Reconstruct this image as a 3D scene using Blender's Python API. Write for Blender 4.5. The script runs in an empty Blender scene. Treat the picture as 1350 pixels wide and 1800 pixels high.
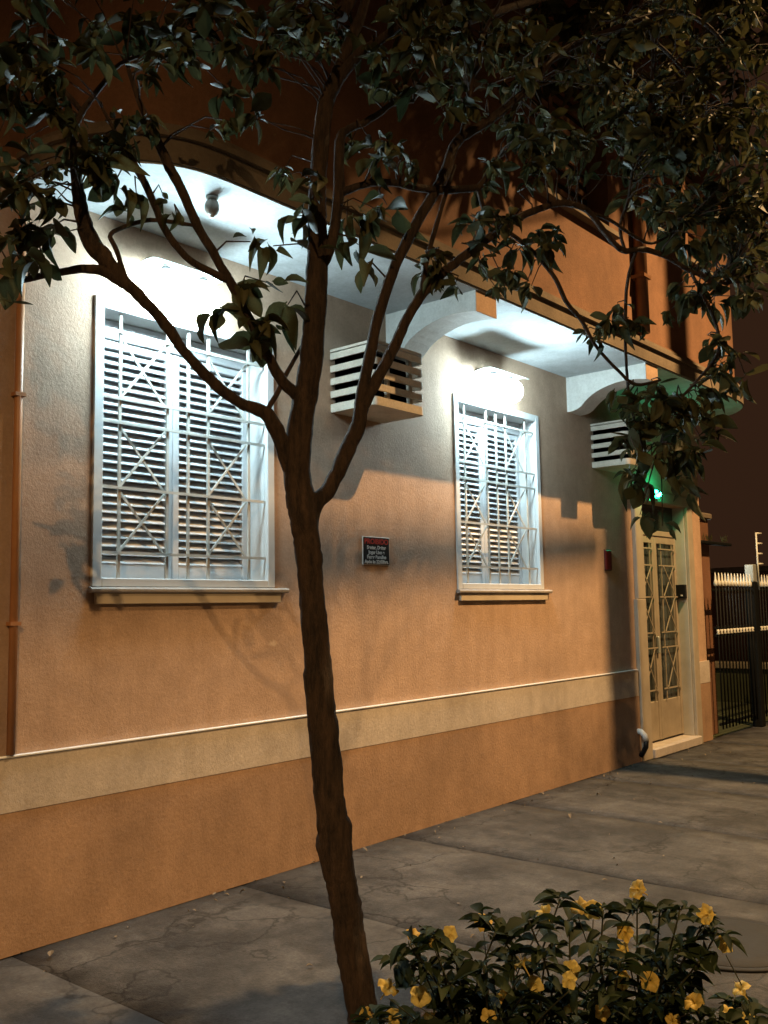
import bpy, math, random
import numpy as np
from mathutils import Vector, Matrix, Quaternion
from mathutils import noise as mnoise
random.seed(11)
S = bpy.context.scene
COL = S.collection

# ---------------------------------------------------------------- camera
cd = bpy.data.cameras.new('camera')
cam = bpy.data.objects.new('camera', cd); COL.objects.link(cam)
cd.sensor_fit = 'VERTICAL'; cd.sensor_height = 24.0; cd.lens = 22.0913
cd.clip_start = 0.05; cd.clip_end = 2000
rot = Matrix(((0.646069, -0.066128, -0.760409), (-0.76307, -0.079284, -0.641435), (-0.017872, 0.994656, -0.101683)))
cam.matrix_world = Matrix.Translation((0, -4.2453, 1.55)) @ rot.to_4x4()
S.camera = cam
# ---------------------------------------------------------------- night sky (no sun: the place is lit by its own lamps)
wd = bpy.data.worlds.new('World'); S.world = wd; wd.use_nodes = True
wd.node_tree.nodes['Background'].inputs[0].default_value = (0.029, 0.0128, 0.0066, 1)
wd.node_tree.nodes['Background'].inputs[1].default_value = 1.0
S.view_settings.view_transform = 'Standard'; S.view_settings.look = 'None'
S.view_settings.exposure = 0.0; S.view_settings.gamma = 1.0
S.cycles.use_denoising = True
S.cycles.max_bounces = 5; S.cycles.diffuse_bounces = 2; S.cycles.glossy_bounces = 2
S.cycles.sample_clamp_indirect = 4.0
SODIUM = (1.0, 0.60, 0.255); STREET_W = 6300
COOL = (0.64, 0.90, 1.0)

# ---------------------------------------------------------------- materials
def nodes(name):
    m = bpy.data.materials.new(name); m.use_nodes = True
    nt = m.node_tree; b = nt.nodes['Principled BSDF']
    return m, nt, b
def N(nt, t, **kw):
    n = nt.nodes.new(t)
    for k, v in kw.items():
        if k in n.inputs: n.inputs[k].default_value = v
        else: setattr(n, k, v)
    return n
def coords(nt, scale=(1, 1, 1), kind='Object'):
    t = N(nt, 'ShaderNodeTexCoord'); mp = N(nt, 'ShaderNodeMapping')
    mp.inputs['Scale'].default_value = scale
    nt.links.new(t.outputs[kind], mp.inputs['Vector']); return mp.outputs[0]
def noise(nt, vec, scale, detail=4, rough=.6):
    n = N(nt, 'ShaderNodeTexNoise'); n.inputs['Scale'].default_value = scale
    n.inputs['Detail'].default_value = detail; n.inputs['Roughness'].default_value = rough
    nt.links.new(vec, n.inputs['Vector']); return n.outputs['Fac']
def ramp(nt, fac, a, b, ca, cb):
    r = N(nt, 'ShaderNodeValToRGB'); e = r.color_ramp.elements
    e[0].position = a; e[1].position = b; e[0].color = (*ca, 1); e[1].color = (*cb, 1)
    nt.links.new(fac, r.inputs[0]); return r.outputs[0]
def mul(nt, a, b, fac=1.0, mode='MULTIPLY'):
    m = N(nt, 'ShaderNodeMix'); m.data_type = 'RGBA'; m.blend_type = mode
    m.inputs[0].default_value = fac
    nt.links.new(a, m.inputs[6]); nt.links.new(b, m.inputs[7]); return m.outputs[2]
def bump(nt, b, h, strength, dist):
    n = N(nt, 'ShaderNodeBump'); n.inputs['Strength'].default_value = strength; n.inputs['Distance'].default_value = dist
    nt.links.new(h, n.inputs['Height']); nt.links.new(n.outputs[0], b.inputs['Normal'])
def dark(c, k): return tuple(x * k for x in c)
def stucco(name, col, grime=.72, bs=.5, rough=.85):
    m, nt, b = nodes(name); v = coords(nt)
    big = ramp(nt, noise(nt, v, 1.3, 5, .65), .28, .72, dark(col, grime), col)
    vs = coords(nt, (3.2, 3.2, .35))
    runs = ramp(nt, noise(nt, vs, 2.2, 3, .6), .30, .56, (.74, .72, .70), (1, 1, 1))
    fine = ramp(nt, noise(nt, v, 55, 3, .7), .25, .75, (.84, .83, .82), (1.06, 1.06, 1.06))
    mid = ramp(nt, noise(nt, v, 6.5, 6, .72), .33, .62, (.80, .78, .76), (1.04, 1.04, 1.04))
    scuff = ramp(nt, noise(nt, coords(nt, (1, 1, 1.6)), 17, 5, .8), .27, .36, (.74, .70, .67), (1, 1, 1))
    big = mul(nt, mul(nt, big, mid, .7), scuff, .55)
    nt.links.new(mul(nt, mul(nt, big, runs, .38), fine), b.inputs['Base Color'])
    b.inputs['Roughness'].default_value = rough
    vg = coords(nt, (1, 1, .8))
    a1 = noise(nt, vg, 60, 6, .75)
    bump(nt, b, a1, bs, .012)
    return m
def paint(name, col, rough=.5, var=.12, scale=7, metal=0, bs=.08):
    m, nt, b = nodes(name); v = coords(nt)
    nt.links.new(ramp(nt, noise(nt, v, scale, 6, .65), .3, .7, dark(col, 1 - var), col), b.inputs['Base Color'])
    b.inputs['Roughness'].default_value = rough; b.inputs['Metallic'].default_value = metal
    if bs: bump(nt, b, noise(nt, v, 60, 3), bs, .004)
    return m
def glow(name, col, strength):
    m = bpy.data.materials.new(name); m.use_nodes = True; nt = m.node_tree
    nt.nodes.remove(nt.nodes['Principled BSDF'])
    e = N(nt, 'ShaderNodeEmission'); e.inputs[0].default_value = (*col, 1); e.inputs[1].default_value = strength
    nt.links.new(e.outputs[0], nt.nodes['Material Output'].inputs[0]); return m

ORANGE = (.55, .375, .258)
M = {}
M['wall'] = stucco('orange_stucco', ORANGE, .82, .45)
M['plinth'] = stucco('plinth_stucco', (.46, .295, .185), .62, .42)
M['band'] = stucco('cream_band', (.60, .535, .465), .76, .32)
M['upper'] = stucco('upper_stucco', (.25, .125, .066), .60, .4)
M['fascia'] = stucco('weathered_moulding', (.24, .19, .135), .45, .4)
M['soffit'] = stucco('white_soffit', (.53, .56, .57), .84, .12)
M['bracket'] = stucco('bracket_plaster', (.74, .72, .67), .88, .2)
M['cream'] = paint('shaded_cream_paint', (.40, .345, .265), .55, .25, 5)  # door frame cream, lowered: shade over the doorway put into the colour
M['jamb'] = paint('jamb_paint', (.50, .48, .44), .5, .2, 6)
M['apron'] = paint('apron_paint', (.62, .53, .40), .55, .15, 5)
M['white'] = paint('white_enamel', (.74, .75, .74), .42, .12, 6)
M['shutter'] = paint('shutter_enamel', (.72, .74, .76), .45, .14, 9)
M['grille'] = paint('grille_enamel', (.66, .64, .58), .4, .2, 12)
M['shaded_doorpaint'] = paint('shaded_door_enamel', (.34, .285, .21), .5, .25, 6)  # door leaves darkened too: the doorway's shade is in this colour
M['stone'] = stucco('sill_stone', (.52, .47, .42), .75, .2)
M['concrete'] = stucco('cage_concrete', (.62, .55, .45), .82, .3)
M['dark'] = paint('dark_void', (.012, .012, .013), .8, .3, 4)
M['backing'] = paint('shutter_backing', (.30, .32, .34), .7, .2, 5)
M['glass'] = paint('door_glass', (.05, .06, .055), .12, .4, 3, 0, 0)
M['black'] = paint('black_plastic', (.014, .013, .013), .35, .2, 8)
M['iron'] = paint('black_iron', (.008, .009, .009), .6, .3, 14)
M['tip'] = paint('pale_tip', (.70, .70, .62), .4, .1, 9)
M['galv'] = paint('galvanised', (.42, .45, .42), .4, .2, 9, .3)
M['red'] = paint('dark_red_enamel', (.10, .012, .012), .35, .2, 9)
M['signblack'] = paint('sign_black', (.018, .017, .016), .4, .2, 9, 0, 0)
M['signwhite'] = paint('sign_white', (.60, .58, .54), .5, .12, 30, 0, 0)
M['signred'] = paint('sign_red', (.42, .04, .025), .5, .15, 30, 0, 0)
M['pipe'] = paint('pipe_paint', (.46, .21, .085), .45, .25, 6)
M['brown'] = paint('brown_pipe', (.16, .075, .035), .5, .25, 6)
M['poleconc'] = stucco('pole_concrete', (.32, .30, .27), .75, .2)
M['acunit'] = paint('ac_unit', (.022, .022, .022), .5, .2, 6)
M['globe'] = paint('frosted_globe', (.34, .30, .25), .3, .3, 30, 0, 0)
M['neigh'] = stucco('neighbour_plaster', (.24, .10, .05), .6, .3)
M['pier'] = stucco('pier_shaded_plaster', (.23, .105, .052), .6, .4)  # darkened from the wall orange: shade on the set-back pier put into colour
for k_ in ('iron', 'black'): M[k_].node_tree.nodes['Principled BSDF'].inputs['Specular IOR Level'].default_value = .12
M['coping'] = stucco('pale_coping', (.30, .26, .17), .6, .3)
M['iron_cover'] = paint('cast_iron', (.020, .021, .022), .8, .35, 20, 0, .4)

# small soft-edged pale area on the wall below the first window
def pale_patch(m, centre, size, col, amt):
    nt = m.node_tree; b = nt.nodes['Principled BSDF']
    t = N(nt, 'ShaderNodeTexCoord'); mp = N(nt, 'ShaderNodeMapping'); mp.vector_type = 'POINT'
    mp.inputs['Location'].default_value = tuple(-c / s for c, s in zip(centre, size)); mp.inputs['Scale'].default_value = tuple(1 / s for s in size)
    nt.links.new(t.outputs['Object'], mp.inputs[0])
    nz = N(nt, 'ShaderNodeTexNoise'); nz.inputs['Scale'].default_value = 9; nt.links.new(t.outputs['Object'], nz.inputs['Vector'])
    ln = N(nt, 'ShaderNodeVectorMath', operation='LENGTH'); nt.links.new(mp.outputs[0], ln.inputs[0])
    ad = N(nt, 'ShaderNodeMath', operation='ADD'); nt.links.new(ln.outputs['Value'], ad.inputs[0]); nt.links.new(nz.outputs['Fac'], ad.inputs[1])
    r = N(nt, 'ShaderNodeValToRGB'); e = r.color_ramp.elements
    e[0].position = .75; e[1].position = 1.35; e[0].color = (amt, amt, amt, 1); e[1].color = (0, 0, 0, 1)
    nt.links.new(ad.outputs[0], r.inputs[0])
    src = b.inputs['Base Color'].links[0].from_socket
    mx = N(nt, 'ShaderNodeMix'); mx.data_type = 'RGBA'; nt.links.new(r.outputs[0], mx.inputs[0]); nt.links.new(src, mx.inputs[6])
    mx.inputs[7].default_value = (*col, 1); nt.links.new(mx.outputs[2], b.inputs['Base Color'])
pale_patch(M['wall'], (3.97, 0, 1.35), (.075, .2, .045), (.72, .58, .42), .55)

def ground_mat():
    m, nt, b = nodes('worn_concrete'); v = coords(nt, kind='Object')
    base = ramp(nt, noise(nt, v, 1.25, 7, .72), .36, .64, (.030, .029, .028), (.112, .108, .104))
    st = ramp(nt, noise(nt, v, 2.6, 6, .72), .38, .56, (.34, .34, .36), (1, 1, 1))
    fine = ramp(nt, noise(nt, v, 70, 5, .8), .30, .70, (.55, .55, .55), (1.2, 1.2, 1.2))
    st2 = ramp(nt, noise(nt, v, 8.5, 5, .7), .36, .50, (.55, .55, .56), (1, 1, 1))
    vo = N(nt, 'ShaderNodeTexVoronoi'); vo.inputs['Scale'].default_value = 3.6; nt.links.new(v, vo.inputs['Vector'])
    gum = ramp(nt, vo.outputs['Distance'], .07, .12, (.45, .45, .46), (1, 1, 1))
    streak = ramp(nt, noise(nt, coords(nt, (1, .28, 1)), 4.5, 5, .7), .40, .55, (.70, .68, .66), (1.05, 1.05, 1.05))
    c_ = mul(nt, mul(nt, mul(nt, mul(nt, base, st, .8), st2, .6), gum, .7), streak, .7)
    wv = N(nt, 'ShaderNodeTexNoise'); wv.inputs['Scale'].default_value = 2.2; wv.inputs['Detail'].default_value = 6; nt.links.new(v, wv.inputs['Vector'])
    sc = N(nt, 'ShaderNodeVectorMath', operation='SCALE'); sc.inputs['Scale'].default_value = .9; nt.links.new(wv.outputs['Color'], sc.inputs[0])
    av = N(nt, 'ShaderNodeVectorMath', operation='ADD'); nt.links.new(v, av.inputs[0]); nt.links.new(sc.outputs[0], av.inputs[1])
    ve = N(nt, 'ShaderNodeTexVoronoi'); ve.feature = 'DISTANCE_TO_EDGE'; ve.inputs['Scale'].default_value = .62; nt.links.new(av.outputs[0], ve.inputs['Vector'])
    crack = ramp(nt, ve.outputs['Distance'], .002, .009, (.30, .29, .28), (1, 1, 1))
    c_ = mul(nt, c_, crack)
    nt.links.new(mul(nt, c_, fine), b.inputs['Base Color'])
    b.inputs['Roughness'].default_value = .78
    bump(nt, b, noise(nt, v, 38, 6, .75), .55, .012)
    return m
M['pave'] = ground_mat()
M['asphalt'] = stucco('asphalt', (.05, .05, .052), .7, .6)
M['soil'] = stucco('soil', (.06, .04, .028), .6, .8)
M['grass'] = stucco('lawn', (.07, .085, .03), .45, .9)

def bark():
    m, nt, b = nodes('bark'); v = coords(nt, (1, 1, .22))
    c = ramp(nt, noise(nt, v, 30, 7, .75), .36, .66, (.018, .011, .007), (.112, .069, .041))
    big = ramp(nt, noise(nt, coords(nt), 4, 4), .3, .7, (.65, .62, .60), (1.1, 1.08, 1.05))
    nt.links.new(mul(nt, c, big), b.inputs['Base Color']); b.inputs['Roughness'].default_value = .85
    bump(nt, b, noise(nt, v, 30, 7, .78), 1.0, .035); return m
M['bark'] = bark()
def leaf_mat(name, c0, c1, rough=.42, trans=.28, spec=.5):
    m, nt, b = nodes(name)
    g = N(nt, 'ShaderNodeNewGeometry'); o = N(nt, 'ShaderNodeObjectInfo')
    ad = N(nt, 'ShaderNodeMath', operation='ADD'); fr = N(nt, 'ShaderNodeMath', operation='FRACT')
    nt.links.new(g.outputs['Random Per Island'], ad.inputs[0]); nt.links.new(o.outputs['Random'], ad.inputs[1]); nt.links.new(ad.outputs[0], fr.inputs[0])
    c = ramp(nt, fr.outputs[0], 0, 1, c0, c1)
    v = coords(nt); mott = ramp(nt, noise(nt, v, 25, 3), .3, .7, (.78, .78, .74), (1.1, 1.1, 1.05))
    c = mul(nt, c, mott)
    nt.links.new(c, b.inputs['Base Color']); b.inputs['Roughness'].default_value = rough; b.inputs['Specular IOR Level'].default_value = spec
    t = N(nt, 'ShaderNodeBsdfTranslucent'); nt.links.new(c, t.inputs[0])
    mx = N(nt, 'ShaderNodeMixShader'); mx.inputs[0].default_value = trans
    nt.links.new(b.outputs[0], mx.inputs[1]); nt.links.new(t.outputs[0], mx.inputs[2])
    nt.links.new(mx.outputs[0], nt.nodes['Material Output'].inputs[0]); return m
M['leaf'] = leaf_mat('tree_leaf', (.026, .036, .017), (.085, .080, .034), .6, .3, .22)
M['bleaf'] = leaf_mat('bush_leaf', (.010, .020, .008), (.028, .042, .014), .7, .28, .18)
M['petal'] = leaf_mat('yellow_petal', (.62, .42, .08), (.74, .60, .18), .6, .35)
M['stem'] = paint('green_stem', (.06, .065, .03), .6, .3, 20)
M['dry'] = paint('dry_leaf', (.20, .155, .10), .7, .3, 30)

# ---------------------------------------------------------------- mesh helpers
class MB:
    def __init__(s): s.v = []; s.f = []; s.sm = []
    def add(s, vs, fs, smooth=False):
        o = len(s.v); s.v += [tuple(p) for p in vs]
        for f in fs: s.f.append(tuple(i + o for i in f)); s.sm.append(smooth)
        return s
    def box(s, x0, x1, y0, y1, z0, z1):
        vs = [(x, y, z) for x in (x0, x1) for y in (y0, y1) for z in (z0, z1)]
        return s.add(vs, [(0, 1, 3, 2), (4, 6, 7, 5), (0, 4, 5, 1), (2, 3, 7, 6), (0, 2, 6, 4), (1, 5, 7, 3)])
    def cbox(s, x0, x1, y0, y1, z0, z1, c=.004):
        """box with chamfered edges"""
        import itertools
        vs = []; idx = {}
        X = (x0, x1); Y = (y0, y1); Z = (z0, z1)
        for i, j, k in itertools.product((0, 1), repeat=3):
            sx, sy, sz = (c, -c)[i], (c, -c)[j], (c, -c)[k]
            for ax, p in enumerate(((X[i], Y[j] + sy, Z[k] + sz), (X[i] + sx, Y[j], Z[k] + sz), (X[i] + sx, Y[j] + sy, Z[k]))):
                idx[i, j, k, ax] = len(vs); vs.append(p)
        fs = []
        for i in (0, 1):
            fs.append(tuple(idx[i, j, k, 0] for j, k in ((0, 0), (0, 1), (1, 1), (1, 0))))
            fs.append(tuple(idx[j, i, k, 1] for j, k in ((0, 0), (1, 0), (1, 1), (0, 1))))
            fs.append(tuple(idx[j, k, i, 2] for j, k in ((0, 0), (0, 1), (1, 1), (1, 0))))
        for a in (0, 1):
            for b_ in (0, 1):
                fs.append((idx[0, a, b_, 1], idx[1, a, b_, 1], idx[1, a, b_, 2], idx[0, a, b_, 2]))
                fs.append((idx[a, 0, b_, 0], idx[a, 1, b_, 0], idx[a, 1, b_, 2], idx[a, 0, b_, 2]))
                fs.append((idx[a, b_, 0, 0], idx[a, b_, 1, 0], idx[a, b_, 1, 1], idx[a, b_, 0, 1]))
        for i, j, k in itertools.product((0, 1), repeat=3): fs.append(tuple(idx[i, j, k, ax] for ax in range(3)))
        return s.add(vs, fs)
    def prism(s, poly, lo, hi, axis='z', smooth=False):
        n = len(poly)
        mp = {'z': lambda a, b, c: (a, b, c), 'x': lambda a, b, c: (c, a, b), 'y': lambda a, b, c: (a, c, b)}[axis]
        vs = [mp(a, b, lo) for a, b in poly] + [mp(a, b, hi) for a, b in poly]
        s.add(vs, [(i, (i + 1) % n, n + (i + 1) % n, n + i) for i in range(n)], smooth)
        o = len(s.v) - 2 * n
        s.f.append(tuple(o + i for i in range(n))[::-1]); s.sm.append(False)
        s.f.append(tuple(o + n + i for i in range(n))); s.sm.append(False); return s
    def tube(s, pts, rad, n=8, caps=True):
        pts = [Vector(p) for p in pts]
        if not isinstance(rad, (list, tuple)): rad = [rad] * len(pts)
        t0 = (pts[1] - pts[0]).normalized(); ref = Vector((0, 0, 1)) if abs(t0.z) < .9 else Vector((1, 0, 0))
        nn = t0.cross(ref).normalized(); vs = []
        for i, p in enumerate(pts):
            t = (pts[min(i + 1, len(pts) - 1)] - pts[max(i - 1, 0)]).normalized()
            nn = (nn - t * nn.dot(t)).normalized(); b = t.cross(nn)
            for k in range(n):
                a = 2 * math.pi * k / n; vs.append(p + (nn * math.cos(a) + b * math.sin(a)) * rad[i])
        fs = [(i * n + k, i * n + (k + 1) % n, (i + 1) * n + (k + 1) % n, (i + 1) * n + k) for i in range(len(pts) - 1) for k in range(n)]
        s.add(vs, fs, True)
        if caps:
            o = len(s.v) - len(vs); s.f.append(tuple(o + k for k in range(n))[::-1]); s.sm.append(False)
            s.f.append(tuple(o + len(vs) - n + k for k in range(n))); s.sm.append(False)
        return s
    def lathe(s, prof, c=(0, 0, 0), n=16, axis='z'):
        vs = []
        for r, h in prof:
            for k in range(n):
                a = 2 * math.pi * k / n; u, w = r * math.cos(a), r * math.sin(a)
                q = {'z': (u, w, h), 'y': (u, h, w), 'x': (h, u, w)}[axis]
                vs.append((q[0] + c[0], q[1] + c[1], q[2] + c[2]))
        fs = [(i * n + k, i * n + (k + 1) % n, (i + 1) * n + (k + 1) % n, (i + 1) * n + k) for i in range(len(prof) - 1) for k in range(n)]
        s.add(vs, fs, True)
        o = len(s.v) - len(vs); s.f.append(tuple(o + k for k in range(n))); s.sm.append(False)
        s.f.append(tuple(o + len(vs) - n + k for k in range(n))); s.sm.append(False); return s
    def ribbon(s, path, w0, w1, z0, z1):
        """rectangular bar swept along a flat path (list of (x, y)); w0/w1 = inner/outer offset"""
        P = [Vector((a, b)) for a, b in path]; vs = []
        for i, p in enumerate(P):
            t = (P[min(i + 1, len(P) - 1)] - P[max(i - 1, 0)]).normalized(); n = Vector((t.y, -t.x))
            a, b = p + n * w0, p + n * w1
            vs += [(a.x, a.y, z0), (b.x, b.y, z0), (b.x, b.y, z1), (a.x, a.y, z1)]
        fs = [(i * 4 + k, i * 4 + (k + 1) % 4, i * 4 + 4 + (k + 1) % 4, i * 4 + 4 + k) for i in range(len(P) - 1) for k in range(4)]
        m = len(vs) - 4; fs += [(3, 2, 1, 0), (m, m + 1, m + 2, m + 3)]
        return s.add(vs, fs)
    def mesh(s, name):
        me = bpy.data.meshes.new(name); me.from_pydata(s.v, [], s.f)
        me.polygons.foreach_set('use_smooth', s.sm); me.validate(); me.update()
        import bmesh
        bm = bmesh.new(); bm.from_mesh(me); bmesh.ops.recalc_face_normals(bm, faces=bm.faces); bm.to_mesh(me); bm.free()
        return me

def link(name, me, mat, parent=None, loc=None):
    if mat is not None and not me.materials: me.materials.append(mat)
    o = bpy.data.objects.new(name, me); COL.objects.link(o)
    if parent is not None:
        o.parent = parent; o.matrix_parent_inverse = Matrix.Translation(-base_of(parent))
    if loc is not None: o.location = loc
    return o
def base_of(o):
    b = Vector(o.location)
    return b
def obj(name, mb, mat, parent=None): return link(name, mb.mesh(name), mat, parent)
def tag(o, label, cat, group=None):
    o['label'] = label; o['category'] = cat
    if group: o['group'] = group
    return o
def empty(name, loc):
    o = bpy.data.objects.new(name, None); COL.objects.link(o); o.location = loc; o.empty_display_size = .1; return o
def struct(o): o['kind'] = 'structure'; return o
def text(name, body, size, mat, parent, loc, width=None):
    cu = bpy.data.curves.new(name, 'FONT'); cu.body = body; cu.size = size; cu.align_x = 'CENTER'; cu.align_y = 'CENTER'; cu.extrude = .0006; cu.offset = .0012
    t = bpy.data.objects.new(name + '_curve', cu); COL.objects.link(t)
    me = bpy.data.meshes.new_from_object(t.evaluated_get(bpy.context.evaluated_depsgraph_get())); bpy.data.objects.remove(t)
    co = np.zeros(len(me.vertices) * 3); me.vertices.foreach_get('co', co); co = co.reshape(-1, 3)
    w = co[:, 0].max() - co[:, 0].min()
    if width: co[:, 0] *= width / w
    out = np.stack([co[:, 0] + loc[0], -co[:, 2] + loc[1], co[:, 1] + loc[2]], 1)
    me.vertices.foreach_set('co', out.ravel()); me.update(); me.materials.clear()
    return link(name, me, mat, parent)
def catmull(P, per=4):
    P = [np.array(p, float) for p in P]; out = []
    for i in range(len(P) - 1):
        a, b, c, d = P[max(i - 1, 0)], P[i], P[i + 1], P[min(i + 2, len(P) - 1)]
        for k in range(per):
            t = k / per
            out.append(.5 * (2 * b + (c - a) * t + (2 * a - 5 * b + 4 * c - d) * t * t + (3 * b - a - 3 * c + d) * t ** 3))
    out.append(P[-1]); return out

# ================================================================ GROUND
g = struct(obj('ground', MB().add([(-300, -300, -.17), (300, -300, -.17), (300, 300, -.17), (-300, 300, -.17)], [(0, 1, 2, 3)]), M['soil']))
r = struct(obj('road', MB().add([(-120, -10.2, -.13), (120, -10.2, -.13), (120, -3.62, -.13), (-120, -3.62, -.13)], [(0, 1, 2, 3)]), M['asphalt']))
kerb = struct(obj('kerb', MB().cbox(-40, 60, -3.62, -3.47, -.15, .004, .012), M['poleconc']))
pv = MB().box(-40, 60, -3.465, .28, -.15, -.018)
pavement = struct(obj('pavement', pv, M['soil']))
JX = [-4.6, -3.2, -1.82, -.44, .94, 2.32, 3.70, 5.10, 6.47, 7.85, 9.22, 10.6, 12.0, 13.4, 14.8, 16.2]
random.seed(3)
def slab(x0, x1):
    """a cast concrete bay: worn, slightly wavy edges, a little out of level"""
    nx, ny = 6, 14; mb = MB(); y0, y1 = -3.46, .0; vs = []
    tz = random.uniform(-.003, .003); tx = random.uniform(-.002, .002)
    for j in range(ny + 1):
        for i in range(nx + 1):
            u, w = i / nx, j / ny
            x = x0 + .003 + (x1 - x0 - .006) * u; y = y0 + (y1 - y0) * w
            e = min(u, 1 - u)
            if e == 0: x += random.uniform(-.0025, .0025)
            z = tz + tx * (u - .5) + random.uniform(-.0015, .0015) - (.004 if e == 0 else 0)
            vs.append((x, y, z))
    k = nx + 1
    fs = [(j * k + i, j * k + i + 1, (j + 1) * k + i + 1, (j + 1) * k + i) for j in range(ny) for i in range(nx)]
    n = len(vs)
    rim = [i for i in range(k)] + [j * k + nx for j in range(1, ny + 1)] + [ny * k + i for i in range(nx - 1, -1, -1)] + [j * k for j in range(ny - 1, 0, -1)]
    vs += [(vs[i][0], vs[i][1], -.02) for i in rim]
    fs += [(rim[a], n + a, n + (a + 1) % len(rim), rim[(a + 1) % len(rim)]) for a in range(len(rim))]
    mb.add(vs, fs, True); return mb
for a, b in zip(JX[:-1], JX[1:]): obj('concrete_slab', slab(a, b), M['pave'], pavement)
struct(obj('yard_lawn', MB().add([(10.75, .0, .004), (60, .0, .004), (60, 40, .004), (10.75, 40, .004)], [(0, 1, 2, 3)]), M['grass']))
struct(obj('planting_bed', MB().prism([(2.77 + .62 * math.cos(a) * random.uniform(.85, 1.1), -2.5 + .75 * math.sin(a) * random.uniform(.9, 1.08)) for a in np.linspace(0, 2 * math.pi, 26)[:-1]], -.02, .010), M['soil']))

# ================================================================ HOUSE
house = tag(empty('house', (6.5, 0, 0)), 'orange stucco house with cream dado band and rounded overhanging upper storey', 'house')
Wx = [(2.735, 3.945), (5.915, 7.125)]            # window openings
WZ = (1.705, 3.195); DX = (9.10, 10.28); DZ = 2.62
def holed(x0, x1, z0, z1, y, holes, step=.4):
    xs = sorted({x0, x1, *[h[0] for h in holes], *[h[1] for h in holes]}); zs = sorted({z0, z1, *[h[2] for h in holes], *[h[3] for h in holes]})
    mb = MB(); idx = {}
    vs = []
    for i, x in enumerate(xs):
        for j, z in enumerate(zs): idx[i, j] = len(vs); vs.append((x, y, z))
    fs = []
    for i in range(len(xs) - 1):
        for j in range(len(zs) - 1):
            cx, cz = (xs[i] + xs[i + 1]) / 2, (zs[j] + zs[j + 1]) / 2
            if any(h[0] < cx < h[1] and h[2] < cz < h[3] for h in holes): continue
            fs.append((idx[i, j], idx[i + 1, j], idx[i + 1, j + 1], idx[i, j + 1]))
    mb.add(vs, fs)
    for h in holes:                                # reveals
        a, b, c, d = h; q = y + .28
        mb.add([(a, y, c), (a, y, d), (a, q, d), (a, q, c), (b, y, c), (b, y, d), (b, q, d), (b, q, c)],
               [(0, 1, 2, 3), (4, 7, 6, 5), (1, 5, 6, 2), (0, 3, 7, 4)])
    return mb
holes = [(a, b, *WZ) for a, b in Wx] + [(DX[0], DX[1], 0, DZ)]
def raw(name, mb, mat, parent):                    # sheet walls: keep the winding as drawn
    me = bpy.data.meshes.new(name); me.from_pydata(mb.v, [], mb.f); me.update(); return link(name, me, mat, parent)
raw('wall', holed(-4, 10.73, .03, 3.80, 0, holes), M['wall'], house)
obj('side_wall', MB().box(10.45, 10.729, .285, 9, 0, 9.2), M['wall'], house)
obj('back_wall', MB().box(-4, 10.44, 8.7, 9, 0, 9.2), M['wall'], house)
obj('interior', MB().box(-3.9, 10.44, .29, .33, 0, 9.1), M['dark'], house)
obj('plinth', MB().box(-4, 8.895, -.021, -.001, .0, .64), M['plinth'], house)
obj('plinth', MB().box(10.42, 10.742, -.021, -.001, .0, .645), M['plinth'], house)
obj('dado_band', MB().cbox(-4, 8.885, -.0235, -.0015, .641, .889, .0015), M['band'], house)
obj('dado_band', MB().cbox(10.425, 10.744, -.0235, -.0015, .646, .889, .0015), M['band'], house)
obj('dado_cap', MB().cbox(-4, 8.882, -.030, -.002, .8895, .901, .003), M['white'], house)
# overhanging slab with rounded ends
OUT = [(2.28, 0), (2.28, -.14), (2.30, -.28), (2.35, -.42), (2.43, -.56), (2.55, -.68), (2.70, -.77), (2.88, -.805), (3.1, -.81),
       (9.70, -.81), (9.95, -.805), (10.18, -.77), (10.38, -.68), (10.53, -.56), (10.63, -.42), (10.69, -.26), (10.72, -.12), (10.73, 0)]
def offset(P, d):
    res = []
    for i, p in enumerate(P):
        a = Vector(P[max(i - 1, 0)]); b = Vector(P[min(i + 1, len(P) - 1)]); t = (b - a).normalized(); n = Vector((t.y, -t.x))
        q = Vector(p) + n * d; res.append((q.x, min(q.y, 0) if abs(p[1]) < 1e-6 else q.y))
    return res
def smooth_out(P):
    L = catmull(P[:9], 3) + catmull(P[9:], 3); return [(float(a), float(b)) for a, b in L]
OS = smooth_out(OUT)
slabo = obj('overhang_slab', MB().prism(offset(OS, -.012) + [(10.6, .25), (2.4, .25)], 3.660, 3.672), M['soffit'], house)
obj('moulding', MB().prism(OS + [(10.6, .2), (2.4, .2)], 3.6725, 3.795), M['fascia'], slabo)
obj('moulding', MB().prism(offset(OS, .022) + [(10.6, .2), (2.4, .2)], 3.7955, 3.825), M['fascia'], slabo)
obj('moulding', MB().prism(offset(OS, -.02) + [(10.6, .2), (2.4, .2)], 3.8255, 3.875), M['fascia'], slabo)
obj('moulding', MB().prism(offset(OS, -.045) + [(10.6, .2), (2.4, .2)], 3.8755, 3.905), M['upper'], slabo)
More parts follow.
